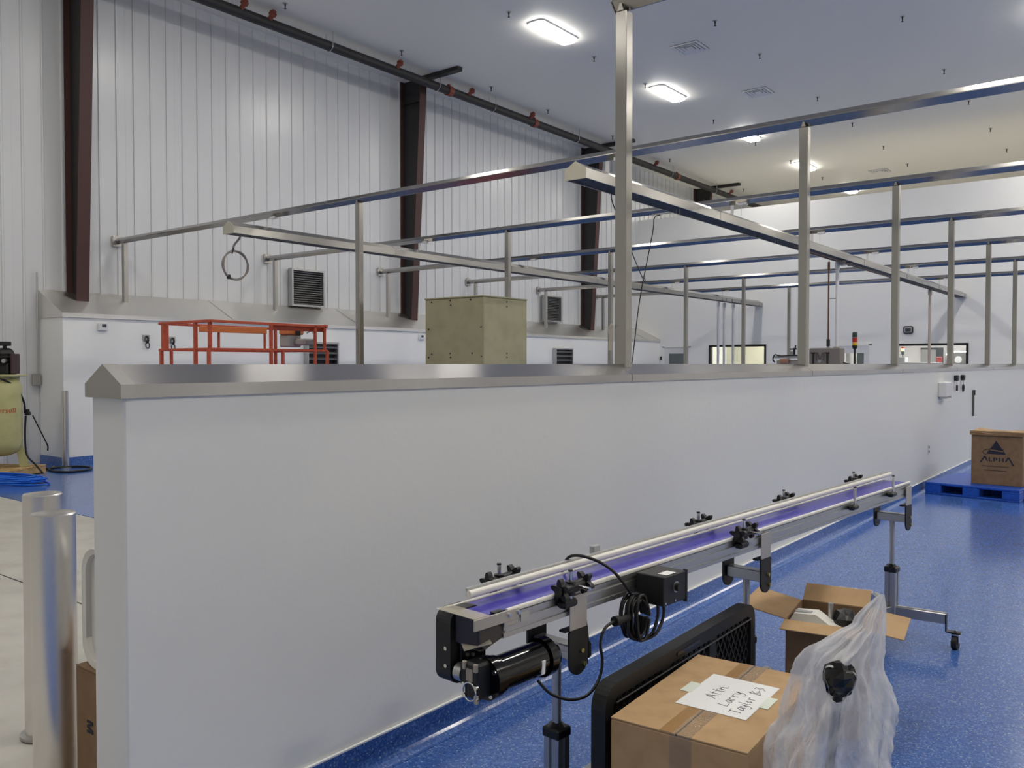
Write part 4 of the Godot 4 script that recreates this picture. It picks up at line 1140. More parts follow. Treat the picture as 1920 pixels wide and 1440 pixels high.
func conveyor() -> void:
	var t := thing("belt_conveyor", "slim aluminium belt conveyor with a purple blue belt on telescopic legs", "conveyor", Vector3(-1.518, 0, -1.788), -0.0952)
	var L := 3.735
	# side rails with two grooves
	var sect := PackedVector2Array([Vector2(0, 0.792), Vector2(0, 0.806), Vector2(-0.005, 0.806), Vector2(-0.005, 0.814), Vector2(0, 0.814), Vector2(0, 0.836), Vector2(-0.005, 0.836), Vector2(-0.005, 0.848), Vector2(0, 0.848), Vector2(0, 0.858), Vector2(-0.014, 0.858), Vector2(-0.014, 0.792)])
	obj("side_rail", run(MB.new(), sect, 0, 0, 0.12, L), M.alu, t)
	var back := PackedVector2Array()
	for p in sect:
		back.append(Vector2(-0.158 - p.x, p.y))
	obj("side_rail", run(MB.new(), back, 0, 0, 0.06, L), M.alu, t)
	for x in [-0.006, -0.152]:
		obj("wear_strip", run(MB.new(), rounded(0.013, 0.014, 0.005, 3), x, 0.866, 0.13 if x > -0.1 else 0.03, L), M.white_plastic, t)
	# belt loop
	var loop := PackedVector2Array()
	for q in [[L - 0.02, -PI / 2], [0.055, PI / 2]]:
		for i in 9:
			var a: float = q[1] + PI * i / 8
			var gs: float = G(q[0]) + cos(a) * 0.034
			loop.append(Vector2(gs, 0.834 + sin(a) * 0.034 + 0.0101 * gs))
	obj("belt", MB.new().prism(loop, Transform3D(Basis(Vector3.FORWARD, Vector3.UP, Vector3.RIGHT), Vector3(-0.144, 0, 0)), 0.128, true), M.belt, t)
	obj("transfer_plate", MB.new().span(P(-0.158, 0.871, 0.052), P(0.003, 0.874, -0.008), 0.001), M.clear, t)
	obj("belt_curtain", MB.new().span(P(-0.096, 0.785, 0.02), P(-0.004, 0.868, 0.01), 0.002), mat(Color(0.08, 0.075, 0.17), 0.5), t)
	obj("scraper", MB.new().bar(P(-0.05, 0.785, -0.005), P(-0.004, 0.80, 0.06), 0.06, 0.004), M.clear, t)
	obj("nose_bracket", MB.new().span(P(0.0, 0.838, 0.175), P(0.006, 0.872, -0.012), 0.001).span(P(0.0, 0.825, 0.165), P(0.005, 0.84, 0.11), 0.001), M.alu_plate, t)
	for s in [0.13, 0.17]:
		obj("screw", MB.new().cyl(P(0.005, 0.857, s), P(0.012, 0.857, s), 0.006, 10), M.chrome, t)
	obj("serial_plate", MB.new().span(P(0.0005, 0.825, 0.222), P(0.0025, 0.85, 0.185)), mat(Color(0.72, 0.72, 0.7), 0.4), t)
	obj("edge_clip", MB.new().span(P(-0.02, 0.868, 0.115), P(-0.002, 0.874, 0.075), 0.001), M.black, t)
	# drive housing on the back side of the near end
	var o := PackedVector2Array()
	for p in rounded(0.13, 0.212, 0.035, 6, Vector2(0.062, 0.766)):
		o.append(p)
	obj("drive_guard", MB.new().prism(o, Transform3D(Basis(Vector3.FORWARD, Vector3.UP, Vector3.RIGHT), Vector3(-0.165, 0, 0)), 0.062), M.black_powder, t)
	obj("drive_plate", MB.new().span(P(-0.103, 0.672, 0.135), P(-0.093, 0.865, 0.03), 0.003), M.black, t)
	for q in [[-0.12, 0.765], [-0.12, 0.715]]:
		obj("bolt", MB.new().cyl(P(q[0], q[1], 0.0), P(q[0], q[1], -0.008), 0.006, 8), M.chrome, t)
	for q in [[0.05, 0.765], [0.052, 0.74], [0.075, 0.735], [0.1, 0.79]]:
		obj("bolt", MB.new().cyl(P(-0.093, q[1], q[0]), P(-0.086, q[1], q[0]), 0.0055, 8), M.alu, t)
	# worm gearbox
	var gb := obj("gearbox", MB.new().span(P(-0.032, 0.652, 0.06), P(0.026, 0.755, -0.02), 0.007).span(P(-0.07, 0.672, 0.045), P(-0.03, 0.735, 0.0), 0.006), M.black_powder, t)
	obj("output_hub", MB.new().cyl(P(-0.093, 0.70, 0.022), P(-0.065, 0.70, 0.022), 0.026, 18), M.alu, gb)
	obj("rating_plate", MB.new().span(P(-0.02, 0.703, -0.0195), P(0.006, 0.738, -0.0215)), mat(Color(0.62, 0.58, 0.54), 0.4, 0.3), gb)
	var ring := PackedVector3Array()
	for i in 24:
		ring.append(P(-0.003 + cos(TAU * i / 24) * 0.025, 0.676 + sin(TAU * i / 24) * 0.025, -0.024))
	obj("flange_ring", MB.new().tube(ring, 0.0028, 6, true), M.chrome, gb)
	for q in [[-0.028, 0.692], [0.021, 0.692], [-0.028, 0.66], [0.021, 0.66]]:
		obj("ear", MB.new().cyl(P(q[0], q[1], -0.018), P(q[0], q[1], -0.025), 0.006, 10), M.chrome, gb)
	for q in [[0.018, 0.745], [-0.026, 0.745], [0.02, 0.658]]:
		obj("lug", MB.new().span(P(q[0] - 0.006, q[1] - 0.012, -0.015), P(q[0] + 0.006, q[1] + 0.012, -0.026), 0.002), mat(Color(0.66, 0.63, 0.58), 0.4, 0.5), gb)
	# motor beside the gearbox, parallel to the belt
	var mc := 0.006
	var my := 0.70
	var mo := obj("motor", MB.new().cyl(P(mc, my, 0.065), P(mc, my, 0.275), 0.05, 32), M.black_gloss, t)
	obj("flange", MB.new().cyl(P(mc, my, 0.028), P(mc, my, 0.052), 0.060, 28).cyl(P(mc, my, 0.052), P(mc, my, 0.07), 0.056, 28), M.black_gloss, mo)
	obj("end_bell", MB.new().lathe([Vector2(0.058, 0), Vector2(0.058, 0.03), Vector2(0.047, 0.05), Vector2(0.0, 0.055)], Transform3D(Basis(Vector3.RIGHT, -PI / 2), P(mc, my, 0.262)), 28), M.black_gloss, mo)
	for k in 4:
		var a := TAU * k / 4 + 0.6
		obj("bolt", MB.new().cyl(P(mc + cos(a) * 0.05, my + sin(a) * 0.05, 0.03), P(mc + cos(a) * 0.05, my + sin(a) * 0.05, 0.021), 0.007, 8), M.chrome, mo)
	obj("clamp_strap", MB.new().bar(P(mc - 0.012, my + 0.055, 0.027), P(mc - 0.04, my - 0.012, 0.024), 0.012, 0.006), mat(Color(0.6, 0.57, 0.52), 0.4, 0.6), mo)
	obj("label", MB.new().bar(P(mc + 0.0475, my - 0.028, 0.225), P(mc + 0.0505, my + 0.012, 0.225), 0.014, 0.004, 0.0, Vector3.RIGHT), M.paper, mo)
	# triangular guide under the rail
	var grey := mat(Color(0.30, 0.29, 0.28), 0.4, 0.5)
	obj("chute", MB.new().prism(PackedVector2Array([Vector2(0.012, 0.84), Vector2(0.12, 0.84), Vector2(0.12, 0.798), Vector2(0.04, 0.777), Vector2(0.022, 0.79)]), Transform3D(Basis(Vector3.FORWARD, Vector3.UP, Vector3.RIGHT), Vector3(-0.008, 0, 0)), 0.003).span(P(-0.04, 0.776, 0.05), P(-0.006, 0.779, 0.02)), grey, t)
	# guide rail over the back half of the belt
	obj("guide_rail", run(MB.new(), rounded(0.02, 0.022, 0.009, 4), -0.112, 0.904, 0.08, 3.73), M.white_plastic, t)
	obj("guide_channel", MB.new().bar(P(-0.1265, 0.908, 3.72), P(-0.1265, 0.908, 0.085), 0.009, 0.024, 0.001), M.alu, t)
	for s in [0.74]:
		obj("guide_tab", MB.new().box(P(-0.142, 0.925, s), Vector3(0.02, 0.03, 0.04), 0.003), M.alu, t)
	# guide clamps: back row, then the front ones without a rail
	for c in [[-0.2, 0.304, true], [-0.2, 1.565, true], [-0.2, 2.417, true], [-0.2, 3.372, true], [0.022, 0.394, true], [0.022, 1.54, true], [0.022, 2.765, false], [0.022, 3.352, false]]:
		var x: float = c[0]
		var s: float = c[1]
		var far: bool = x < 0
		var foot := MB.new()
		var sg := -1.0 if far else 1.0
		foot.box(P(-0.158 - 0.018 if far else 0.018, 0.842, s - 0.01), Vector3(0.036, 0.026, 0.07), 0.008)
		var cl := obj("guide_clamp", foot, M.black, t)
		obj("rod", MB.new().cyl(P(x, 0.835, s), P(x, 0.940, s), 0.0065, 12), M.chrome, cl)
		obj("rod_cap", MB.new().cyl(P(x, 0.938, s), P(x, 0.943, s), 0.0075, 12), M.black, cl)
		if c[2]:
			obj("cross_block", MB.new().cyl(P(x, 0.886, s - 0.03), P(x, 0.891, s + 0.055), 0.0175, 14).cyl(P(x, 0.866, s), P(x, 0.908, s), 0.016, 14), M.black, cl)
			var kz := star_knob(Vector3.ZERO, 0.036, 0.018)
			var km := kz.mesh()
			put("star_knob", km, M.black, cl, Transform3D(Basis(Vector3.BACK, 0.4), P(x, 0.886, s - 0.045)))
			put("star_knob", km, M.black, cl, Transform3D(Basis(Vector3.BACK, 0.9), P(x, 0.892, s + 0.07)))
			obj("cross_rod", MB.new().cyl(P(x - 0.015, 0.889, s + 0.024), P(x + 0.058, 0.889, s + 0.024), 0.0058, 10), M.chrome, cl)
			if far:
				obj("holder", MB.new().cyl(P(x + 0.05, 0.89, s + 0.024), P(x + 0.075, 0.894, s + 0.024), 0.009, 10), M.black, cl)
	# legs
	for s in [0.45, 1.77]:
		support_leg(t, s, [[-0.30, -0.1], [-0.05, 0.3], [-0.05, -0.3]], 0.0101 * s)
	support_leg(t, 3.67, [[0.28, 0.045], [-0.17, 0.21], [-0.1, -0.3]], 0.034)
	# control box
	var cb := obj("control_box", MB.new().span(P(0.012, 0.765, 0.915), P(0.122, 0.865, 0.772), 0.003).span(P(0.11, 0.756, 0.922), P(0.124, 0.866, 0.915)), M.black_powder, t)
	obj("knob", MB.new().cyl(P(0.122, 0.82, 0.85), P(0.137, 0.82, 0.85), 0.014, 16), M.black, cb)
	obj("knob_scale", MB.new().cyl(P(0.122, 0.82, 0.85), P(0.1235, 0.82, 0.85), 0.019, 18), M.alu, cb)
	obj("label", MB.new().span(P(0.08, 0.8655, 0.86), P(0.115, 0.8665, 0.80)), M.paper, cb)
	for q in [[0.777, 0.78], [0.777, 0.84]]:
		obj("screw", MB.new().cyl(P(0.122, q[0], q[1]), P(0.126, q[0], q[1]), 0.004, 8), M.chrome, cb)
	# cables
	var cab := MB.new()
	cab.tube(curve([P(-0.18, 0.85, 0.60), P(-0.15, 0.91, 0.585), P(-0.11, 0.935, 0.58), P(-0.05, 0.932, 0.595), P(0.0, 0.904, 0.627), P(0.03, 0.855, 0.665), P(0.045, 0.80, 0.70), P(0.055, 0.75, 0.70)]), 0.0052, 8)
	obj("cable", cab, M.cable, t)
	var bundle := MB.new()
	for k in 11:
		var pts := []
		var ry := rng.randf_range(0.058, 0.075)
		var rs := rng.randf_range(0.035, 0.055)
		for i in 10:
			var a := TAU * i / 10
			pts.append(P(0.055 + (k - 5) * 0.0055 + rng.randf_range(-0.004, 0.004), 0.738 + sin(a) * ry, 0.705 + cos(a) * rs))
		bundle.tube(curve(pts, 4, true), 0.0052, 7)
	obj("cable_coil", bundle, M.cable, t)
	obj("cable_tie", MB.new().span(P(0.03, 0.655, 0.715), P(0.08, 0.675, 0.70), 0.004).cyl(P(0.055, 0.79, 0.70), P(0.055, 0.815, 0.70), 0.014, 10), M.black, t)
	for q in [0.0, 0.014]:
		obj("cable", MB.new().tube(curve([P(0.08 + q, 0.768, 0.80 + q), P(0.08 + q, 0.72, 0.80 + q), P(0.075 + q, 0.67, 0.775), P(0.06, 0.655, 0.735), P(0.05, 0.68, 0.70)]), 0.0055, 8), M.cable, t)
	obj("plug", MB.new().cyl(P(0.06, 0.748, 0.60), P(0.06, 0.745, 0.655), 0.012, 12).cyl(P(0.06, 0.75, 0.575), P(0.06, 0.748, 0.60), 0.016, 12), M.rubber, t)
	obj("cable", MB.new().tube(curve([P(0.06, 0.751, 0.575), P(0.06, 0.74, 0.525), P(0.06, 0.70, 0.50), P(0.06, 0.64, 0.51), P(0.06, 0.59, 0.495), P(0.06, 0.558, 0.45), P(0.06, 0.553, 0.40), P(0.055, 0.565, 0.34), P(0.045, 0.60, 0.27), P(0.03, 0.645, 0.23)]), 0.0048, 8), M.cable, t)
	obj("cable", MB.new().tube(curve([P(-0.05, 0.79, 0.545), P(-0.05, 0.73, 0.565), P(-0.05, 0.66, 0.578)]), 0.0055, 8), M.cable, t)
	obj("plug", MB.new().box(P(-0.05, 0.635, 0.575), Vector3(0.024, 0.055, 0.024), 0.006).span(P(-0.054, 0.59, 0.58), P(-0.052, 0.61, 0.576)).span(P(-0.046, 0.59, 0.572), P(-0.044, 0.61, 0.568)), M.rubber, t)


func support_leg(t: Node3D, s0: float, arms: Array, up: float) -> Node3D:
	var x := -0.079
	var col := MB.new()
	var w := 0.062
	# slotted square profile
	var pr := PackedVector2Array()
	for q in 4:
		for p in [Vector2(w / 2, -w / 2 + 0.004), Vector2(w / 2, -0.006), Vector2(w / 2 - 0.008, -0.006), Vector2(w / 2 - 0.008, 0.006), Vector2(w / 2, 0.006), Vector2(w / 2, w / 2 - 0.004)]:
			pr.append(p.rotated(PI / 2 * q))
	col.prism(pr, Transform3D(Basis(Vector3.RIGHT, Vector3.BACK, Vector3.DOWN), Vector3(x, 0.395, 0)), 0.255)
	var leg := obj("support_leg", col, M.alu, t)
	leg.position = Vector3(0, 0, -G(s0))
	obj("collar", MB.new().box(Vector3(x, 0.40, 0), Vector3(0.07, 0.034, 0.07), 0.006).lathe([Vector2(0.034, 0.417), Vector2(0.016, 0.432), Vector2(0, 0.432)], Transform3D(Basis(), Vector3(x, 0, 0)), 4), M.black, leg)
	obj("shaft", MB.new().cyl(Vector3(x, 0.39, 0), Vector3(x, 0.65 + up, 0), 0.0145, 18), M.alu, leg)
	obj("cross_bar", MB.new().box(Vector3(x, 0.668 + up, 0), Vector3(0.16, 0.046, 0.05), 0.003).box(Vector3(x, 0.668 + up, 0.0255), Vector3(0.15, 0.006, 0.002)), M.alu, leg)
	for sd in [1.0, -1.0]:
		var bx: float = 0.008 if sd > 0 else -0.166
		var slot := PackedVector2Array()
		for i in 13:
			var a := PI + PI * i / 12
			slot.append(Vector2(cos(a) * 0.045, 0.645 + sin(a) * 0.045))
		slot.append(Vector2(0.045, 0.738)); slot.append(Vector2(0.038, 0.745)); slot.append(Vector2(-0.038, 0.745)); slot.append(Vector2(-0.045, 0.738))
		obj("bracket", MB.new().prism(slot, Transform3D(Basis(Vector3.FORWARD, Vector3.UP, Vector3.RIGHT), Vector3(bx - 0.004, up, 0)), 0.008).span(Vector3(bx - sd * 0.004, 0.741 + up, -0.046), Vector3(bx - sd * 0.03, 0.749 + up, 0.058), 0.002), M.black_powder, leg)
		obj("strap", MB.new().span(Vector3(bx + sd * 0.003, 0.745 + up, -0.042), Vector3(bx - sd * 0.001 , up + (0.852 if sd > 0 else 0.80), 0.042), 0.001), M.alu_plate, leg)
		for q in [[0.675, 0.0], [0.63, 0.012]]:
			obj("bolt", MB.new().cyl(Vector3(bx + sd * 0.004, q[0] + up, -q[1] - 0.012), Vector3(bx + sd * 0.012, q[0] + up, -q[1] - 0.012), 0.008, 6), M.zinc, leg)
	# three-armed foot with casters
	for a in arms:
		var dir := Vector3(a[0], 0, -a[1])
		var ln := dir.length()
		dir = dir.normalized()
		var c := Vector3(x, 0.161, 0)
		var arm := obj("foot_arm", MB.new().bar(c + dir * 0.01, c + dir * ln, 0.045, 0.058, 0.004).bar(c + dir * 0.03 + Vector3(0, 0.03, 0), c + dir * ln + Vector3(0, 0.03, 0), 0.02, 0.004), M.alu, leg)
		var e := c + dir * ln
		obj("z_bracket", MB.new().bar(e + Vector3(0, 0.025, 0), e + Vector3(0, -0.07, 0), 0.045, 0.006, 0.0, dir).bar(e + Vector3(0, -0.07, 0), e + dir * 0.075 + Vector3(0, -0.07, 0), 0.045, 0.006), M.black, arm)
		var k := e + dir * 0.05 + Vector3(0, -0.075, 0)
		k.y = 0.092
		obj("caster_fork", MB.new().box(k + Vector3(0, -0.012, 0), Vector3(0.045, 0.012, 0.045), 0.003).box(k + Vector3(-0.018, -0.035, 0.008), Vector3(0.004, 0.045, 0.03), 0.001).box(k + Vector3(0.018, -0.035, 0.008), Vector3(0.004, 0.045, 0.03), 0.001).cyl(k + Vector3(-0.026, -0.056, 0.012), k + Vector3(0.026, -0.056, 0.012), 0.005, 8).cyl(k + Vector3(0, -0.01, 0), k + Vector3(0, 0.012, 0), 0.008, 10), M.chrome, arm)
		obj("caster_wheel", MB.new().cyl(k + Vector3(-0.014, -0.056, 0.012), k + Vector3(0.014, -0.056, 0.012), 0.036, 24), M.rubber, arm)
	return leg


# ------------------------------------------------------------------ boxes, pallets and bag on the right
func carton_body(w: float, h: float, d: float, th := 0.005) -> MB:        # an open-topped box, origin at the floor centre
	var b := MB.new()
	b.span(Vector3(-w / 2, 0, -d / 2), Vector3(-w / 2 + th, h, d / 2), 0.001)
	b.span(Vector3(w / 2 - th, 0, -d / 2), Vector3(w / 2, h, d / 2), 0.001)
	b.span(Vector3(-w / 2 + th, 0, -d / 2), Vector3(w / 2 - th, h, -d / 2 + th), 0.001)
	b.span(Vector3(-w / 2 + th, 0, d / 2 - th), Vector3(w / 2 - th, h, d / 2), 0.001)
	b.span(Vector3(-w / 2 + th, 0, -d / 2 + th), Vector3(w / 2 - th, th, d / 2 - th))
	return b


func right_things() -> void:
	note_carton()
	black_pallet()
	open_carton()
	far_pallet()
	plastic_bag()
	var t := thing("plastic_tag", "scrap of clear plastic film stuck to the tallest near post", "plastic scrap", Vector3(-2.595, 1.757, -4.28))
	obj("film", MB.new().tube(curve([Vector3(0.01, 0.05, 0.012), Vector3(-0.006, 0.03, 0.012), Vector3(-0.005, -0.03, 0.006), Vector3(-0.01, -0.1, 0.006)]), 0.012, 5), M.clear, t)


func note_carton() -> void:
	# top at 0.555: near-left corner (-1.286, -2.113), near-right (-0.880, -2.131), far-left (-1.329, -2.759)
	var turn := 0.055
	var w := 0.407
	var d := 0.648
	var h := 0.555
	var t := thing("carton", "large taped cardboard carton with a white handwritten note on top", "carton", Vector3(-1.095, 0, -2.445), turn)
	obj("body", MB.new().span(Vector3(-w / 2, 0, -d / 2), Vector3(w / 2, h - 0.005, d / 2), 0.004), M.card, t)
	# the two top flaps meet down the middle, along z
	var sx := 0.0
	var bulge := MB.new()
	for sd in [-1.0, 1.0]:
		obj("top_flap", MB.new().span(Vector3(sx + sd * 0.002, h - 0.005, -d / 2), Vector3(sd * w / 2, h, d / 2), 0.001), M.card, t)
	obj("seam", MB.new().span(Vector3(-0.003, h - 0.0052, -d / 2), Vector3(0.003, h - 0.0005, d / 2)), M.dark, t)
	obj("tape", MB.new().span(Vector3(-0.012, h, -d / 2), Vector3(0.045, h + 0.0008, d / 2)).span(Vector3(-0.02, h - 0.14, d / 2), Vector3(0.045, h, d / 2 + 0.0008)), M.tape, t)
	obj("old_tape", MB.new().span(Vector3(-0.05, h, -d / 2), Vector3(-0.013, h + 0.0005, d / 2)), M.tape_brown, t)
	# the note
	var n := thing("paper_note", "white letter sheet with a handwritten delivery note, taped on the large carton", "note", Vector3(-1.0745, h + 0.001, -2.468), 0.035)
	obj("sheet", MB.new().span(Vector3(-0.11, 0, -0.1475), Vector3(0.11, 0.0006, 0.1475)), M.paper, n)
	obj("tab", MB.new().span(Vector3(-0.141, 0.0004, -0.04), Vector3(-0.105, 0.0009, 0.046)), M.tab, n)
	obj("tab", MB.new().span(Vector3(0.106, 0.0004, -0.058), Vector3(0.135, 0.0009, 0.036)), M.tab, n)
	# pen strokes: x runs along the lines of writing, y down the page; the writing runs away from the camera, bottom of letters to the right
	var strokes := {
		"A": [[[0, 1], [0.3, 0], [0.62, 1]], [[0.12, 0.62], [0.55, 0.6]]],
		"t": [[[0.2, 0], [0.18, 0.85], [0.32, 1]], [[0.0, 0.35], [0.45, 0.3]]],
		"n": [[[0, 0.4], [0.02, 1]], [[0.02, 0.62], [0.26, 0.4], [0.4, 0.55], [0.44, 1.02]]],
		":": [[[0.1, 0.5], [0.14, 0.54]], [[0.1, 0.9], [0.14, 0.94]]],
		"L": [[[0.12, 0], [0.0, 0.95], [0.5, 0.9]]],
		"a": [[[0.4, 0.45], [0.15, 0.42], [0.0, 0.75], [0.12, 1], [0.36, 0.8], [0.4, 0.45], [0.42, 1]]],
		"r": [[[0, 0.42], [0.04, 1]], [[0.04, 0.62], [0.2, 0.42], [0.36, 0.46]]],
		"y": [[[0, 0.42], [0.06, 0.8], [0.2, 0.9], [0.36, 0.42]], [[0.36, 0.42], [0.3, 1.2], [0.1, 1.45], [-0.06, 1.3]]],
		"T": [[[0, 0.05], [0.62, 0]], [[0.3, 0.02], [0.26, 1]]],
		"l": [[[0.06, 0], [0.02, 0.9], [0.16, 1]]],
		"o": [[[0.18, 0.45], [0, 0.7], [0.14, 1], [0.32, 0.75], [0.18, 0.45]]],
		"B": [[[0.04, 0], [0, 1]], [[0.04, 0], [0.4, 0.14], [0.1, 0.46], [0.48, 0.72], [0, 1]]],
		"-": [[[0, 0.6], [0.2, 0.58]]],
		"3": [[[0, 0.05], [0.32, 0.05], [0.14, 0.4], [0.36, 0.68], [0.0, 1]]],
	}
	var ink := MB.new()
	for line in [["Attn:", -0.058, 0.05], ["Larry", -0.005, 0.085], ["Taylor B-3", 0.045, 0.12]]:
		var adv := 0.0
		var size := 0.044
		for ch in line[0]:
			if strokes.has(ch):
				for st in strokes[ch]:
					for i in st.size() - 1:
						var a := Vector3(line[1] + st[i][1] * size * 0.8, 0.0012, line[2] - adv - st[i][0] * size)
						var b := Vector3(line[1] + st[i + 1][1] * size * 0.8, 0.0012, line[2] - adv - st[i + 1][0] * size)
						ink.bar(a, b + (b - a).normalized() * 0.0006, 0.0014, 0.0006)
			adv += 0.016 if ch in "l:-" else 0.0255 if ch not in "TAL" else 0.032
	obj("handwriting", ink, M.ink, n)


func black_pallet() -> void:
	# a black plastic pallet standing on its long edge, its ribbed side towards the carton
	var lx := 1.185
	var h := 0.607
	var t := thing("plastic_pallet", "black plastic lattice pallet standing on edge behind the large carton", "pallet", Vector3(-1.388, 0, -2.755), PI / 2 + 0.012)
	# local x along the pallet (towards -z), y up, z towards the aisle
	var ring := rounded(lx, h, 0.07, 7, Vector2(0, h / 2))
	var inn := rounded(lx - 0.09, h - 0.09, 0.04, 7, Vector2(0, h / 2))
	var b := MB.new()
	var c := ring.size()
	for z in [0.0, 0.05]:
		for i in c:
			var j := (i + 1) % c
			b.quad(Vector3(ring[i].x, ring[i].y, z), Vector3(ring[j].x, ring[j].y, z), Vector3(inn[j].x, inn[j].y, z), Vector3(inn[i].x, inn[i].y, z), Vector3(0, 0, 1 if z > 0 else -1))
	for i in c:
		var j := (i + 1) % c
		var d := (ring[j] - ring[i]).orthogonal()
		var nn := Vector3(d.x, d.y, 0).normalized()
		if nn.dot(Vector3(ring[i].x, ring[i].y - h / 2, 0)) < 0: nn = -nn
		b.quad(Vector3(ring[i].x, ring[i].y, 0), Vector3(ring[j].x, ring[j].y, 0), Vector3(ring[j].x, ring[j].y, 0.05), Vector3(ring[i].x, ring[i].y, 0.05), nn)
		b.quad(Vector3(inn[i].x, inn[i].y, 0), Vector3(inn[j].x, inn[j].y, 0), Vector3(inn[j].x, inn[j].y, 0.05), Vector3(inn[i].x, inn[i].y, 0.05), -nn)
	obj("rim", b, M.black_plastic, t)
	obj("back_sheet", MB.new().span(Vector3(-lx / 2 + 0.03, 0.03, 0.004), Vector3(lx / 2 - 0.03, h - 0.03, 0.012)), M.black_plastic, t)
	obj("lip", MB.new().span(Vector3(-lx / 2 + 0.06, h - 0.062, 0.05), Vector3(lx / 2 - 0.05, h - 0.056, 0.056), 0.001), mat(Color(0.2, 0.2, 0.21), 0.35), t)
	obj("hand_slot", MB.new().span(Vector3(-0.12, h - 0.03, 0.05), Vector3(0.06, h - 0.018, 0.054), 0.001), M.black_gloss, t)
	for x in [-0.19, 0.19]:
		obj("cross_rib", MB.new().span(Vector3(x - 0.03, 0.045, 0.012), Vector3(x + 0.03, h - 0.045, 0.046), 0.003), M.black_plastic, t)
	var la := MB.new()
	var step := 0.042
	for sg in [-1, 1]:
		var k := -30
		while k < 60:
			# a diagonal clipped to the inner field
			var x0 := -lx / 2 + 0.045 + k * step
			var pts := []
			for q in 2:
				var y := 0.045 if q == 0 else h - 0.045
				pts.append(Vector2(x0 if q == 0 else x0 + (h - 0.09) * 0.7, y))
			var a: Vector2 = pts[0]; var e: Vector2 = pts[1]
			var lo := -lx / 2 + 0.045
			var hi := lx / 2 - 0.045
			var f0 := clampf((lo - a.x) / (e.x - a.x), 0, 1)
			var f1 := clampf((hi - a.x) / (e.x - a.x), 0, 1)
			if f1 - f0 > 0.02:
				var p := a.lerp(e, f0); var q2 := a.lerp(e, f1)
				la.bar(Vector3(p.x * sg, p.y, 0.026), Vector3(q2.x * sg, q2.y, 0.026), 0.008, 0.026, 0.0, Vector3.BACK)
			k += 1
	var o := obj("lattice", la, M.black_plastic, t)
	o.set_meta("kind", "stuff")


func open_carton() -> void:
	# inner rim at 0.47: near-left (-1.33, -3.63), far-left (-1.375, -3.96), far-right (-1.09, -4.11), near-right (-1.05, -3.70)
	var turn := 0.15
	var h := 0.47
	var w := 0.30
	var d := 0.36
	var at := Vector3(-1.20, 0, -3.83)
	var t := thing("carton", "open brown cardboard carton with spread flaps behind the plastic bag", "carton", at, turn)
	obj("body", carton_body(w, h, d), M.card_dark, t)
	# flaps: hinge middle, outward, length, tilt (0 = level, positive = up)
	for f in [[Vector3(-w / 2, h, 0), Vector3(-1, 0, 0), d - 0.02, 0.2, 0.18], [Vector3(w / 2, h, 0), Vector3(1, 0, 0), d - 0.02, 0.17, -0.12], [Vector3(0, h, -d / 2), Vector3(0, 0, -1), w - 0.01, 0.115, 0.5], [Vector3(0, h, d / 2), Vector3(0, 0, 1), w + 0.01, 0.1, -0.15]]:
		var out: Vector3 = f[1]
		var up := Vector3.UP
		var dir := (out * cos(f[4]) + up * sin(f[4])).normalized()
		var side := out.cross(up)
		var nn := side.cross(dir)
		var c: Vector3 = f[0] + dir * f[3] / 2
		obj("flap", MB.new().box(c, Vector3(f[2], 0.005, f[3]), 0.001, Basis(side, nn, dir)), M.card, t)
	obj("tape", MB.new().box(Vector3(0.0, h + 0.053, -d / 2 - 0.1), Vector3(w, 0.02, 0.001), 0.0, Basis(Vector3.RIGHT, -1.0)), M.tape, t)
	# what is in it
	var p := thing("white_part", "white moulded plastic guard lying in the open carton", "plastic part", at + Vector3(-0.03, 0.34, 0.02), turn)
	var prof := PackedVector2Array([Vector2(-0.12, 0.10), Vector2(-0.09, 0.15), Vector2(0.0, 0.155), Vector2(0.07, 0.11), Vector2(0.13, 0.09), Vector2(0.13, -0.33), Vector2(-0.12, -0.33)])
	obj("shell", MB.new().prism(prof, Transform3D(Basis(), Vector3(0, 0, 0.03)), 0.09), M.white_plastic, p)
	obj("slot", MB.new().span(Vector3(-0.09, 0.135, 0.07), Vector3(-0.02, 0.157, 0.1), 0.002), M.grey_box, p)
	obj("band", MB.new().tube(curve([Vector3(-0.11, 0.08, 0.13), Vector3(-0.02, 0.11, 0.14), Vector3(0.07, 0.09, 0.14), Vector3(0.12, 0.06, 0.13)]), 0.014, 8), M.white_plastic, p)
	var k := thing("black_part", "crumpled black plastic part at the right inside the open carton", "plastic part", at + Vector3(0.065, 0.40, -0.0), turn)
	obj("body", lump(Vector3(0.075, 0.10, 0.075), 5, 0.3), M.black, k)
	obj("fitting", MB.new().cyl(Vector3(-0.05, 0.05, 0.03), Vector3(-0.05, 0.13, 0.03), 0.012, 10), M.alu, k)


func lump(r: Vector3, sd: int, rough: float) -> MB:        # a faceted crumpled blob
	var g := RandomNumberGenerator.new()
	g.seed = sd
	var rows := 7
	var cols := 10
	var p := []
	for i in rows + 1:
		var row := []
		for j in cols:
			var a := PI * i / rows
			var b := TAU * j / cols
			var k := 1.0 - rough * 0.5 + g.randf() * rough
			if i == 0 or i == rows: k = 1.0
			row.append(Vector3(sin(a) * cos(b) * r.x * k, cos(a) * r.y * k, sin(a) * sin(b) * r.z * k))
		p.append(row)
	var m := MB.new()
	for i in rows:
		for j in cols:
			var l := (j + 1) % cols
			for q in [[p[i][j], p[i][l], p[i + 1][l]], [p[i][j], p[i + 1][l], p[i + 1][j]]]:
				var nn: Vector3 = (q[1] - q[0]).cross(q[2] - q[0])
				if nn.length() < 1e-9: continue
				nn = nn.normalized()
				if nn.dot(q[0] + q[1] + q[2]) < 0: nn = -nn
				m.tri(q[0], q[1], q[2], nn, nn, nn)
	return m


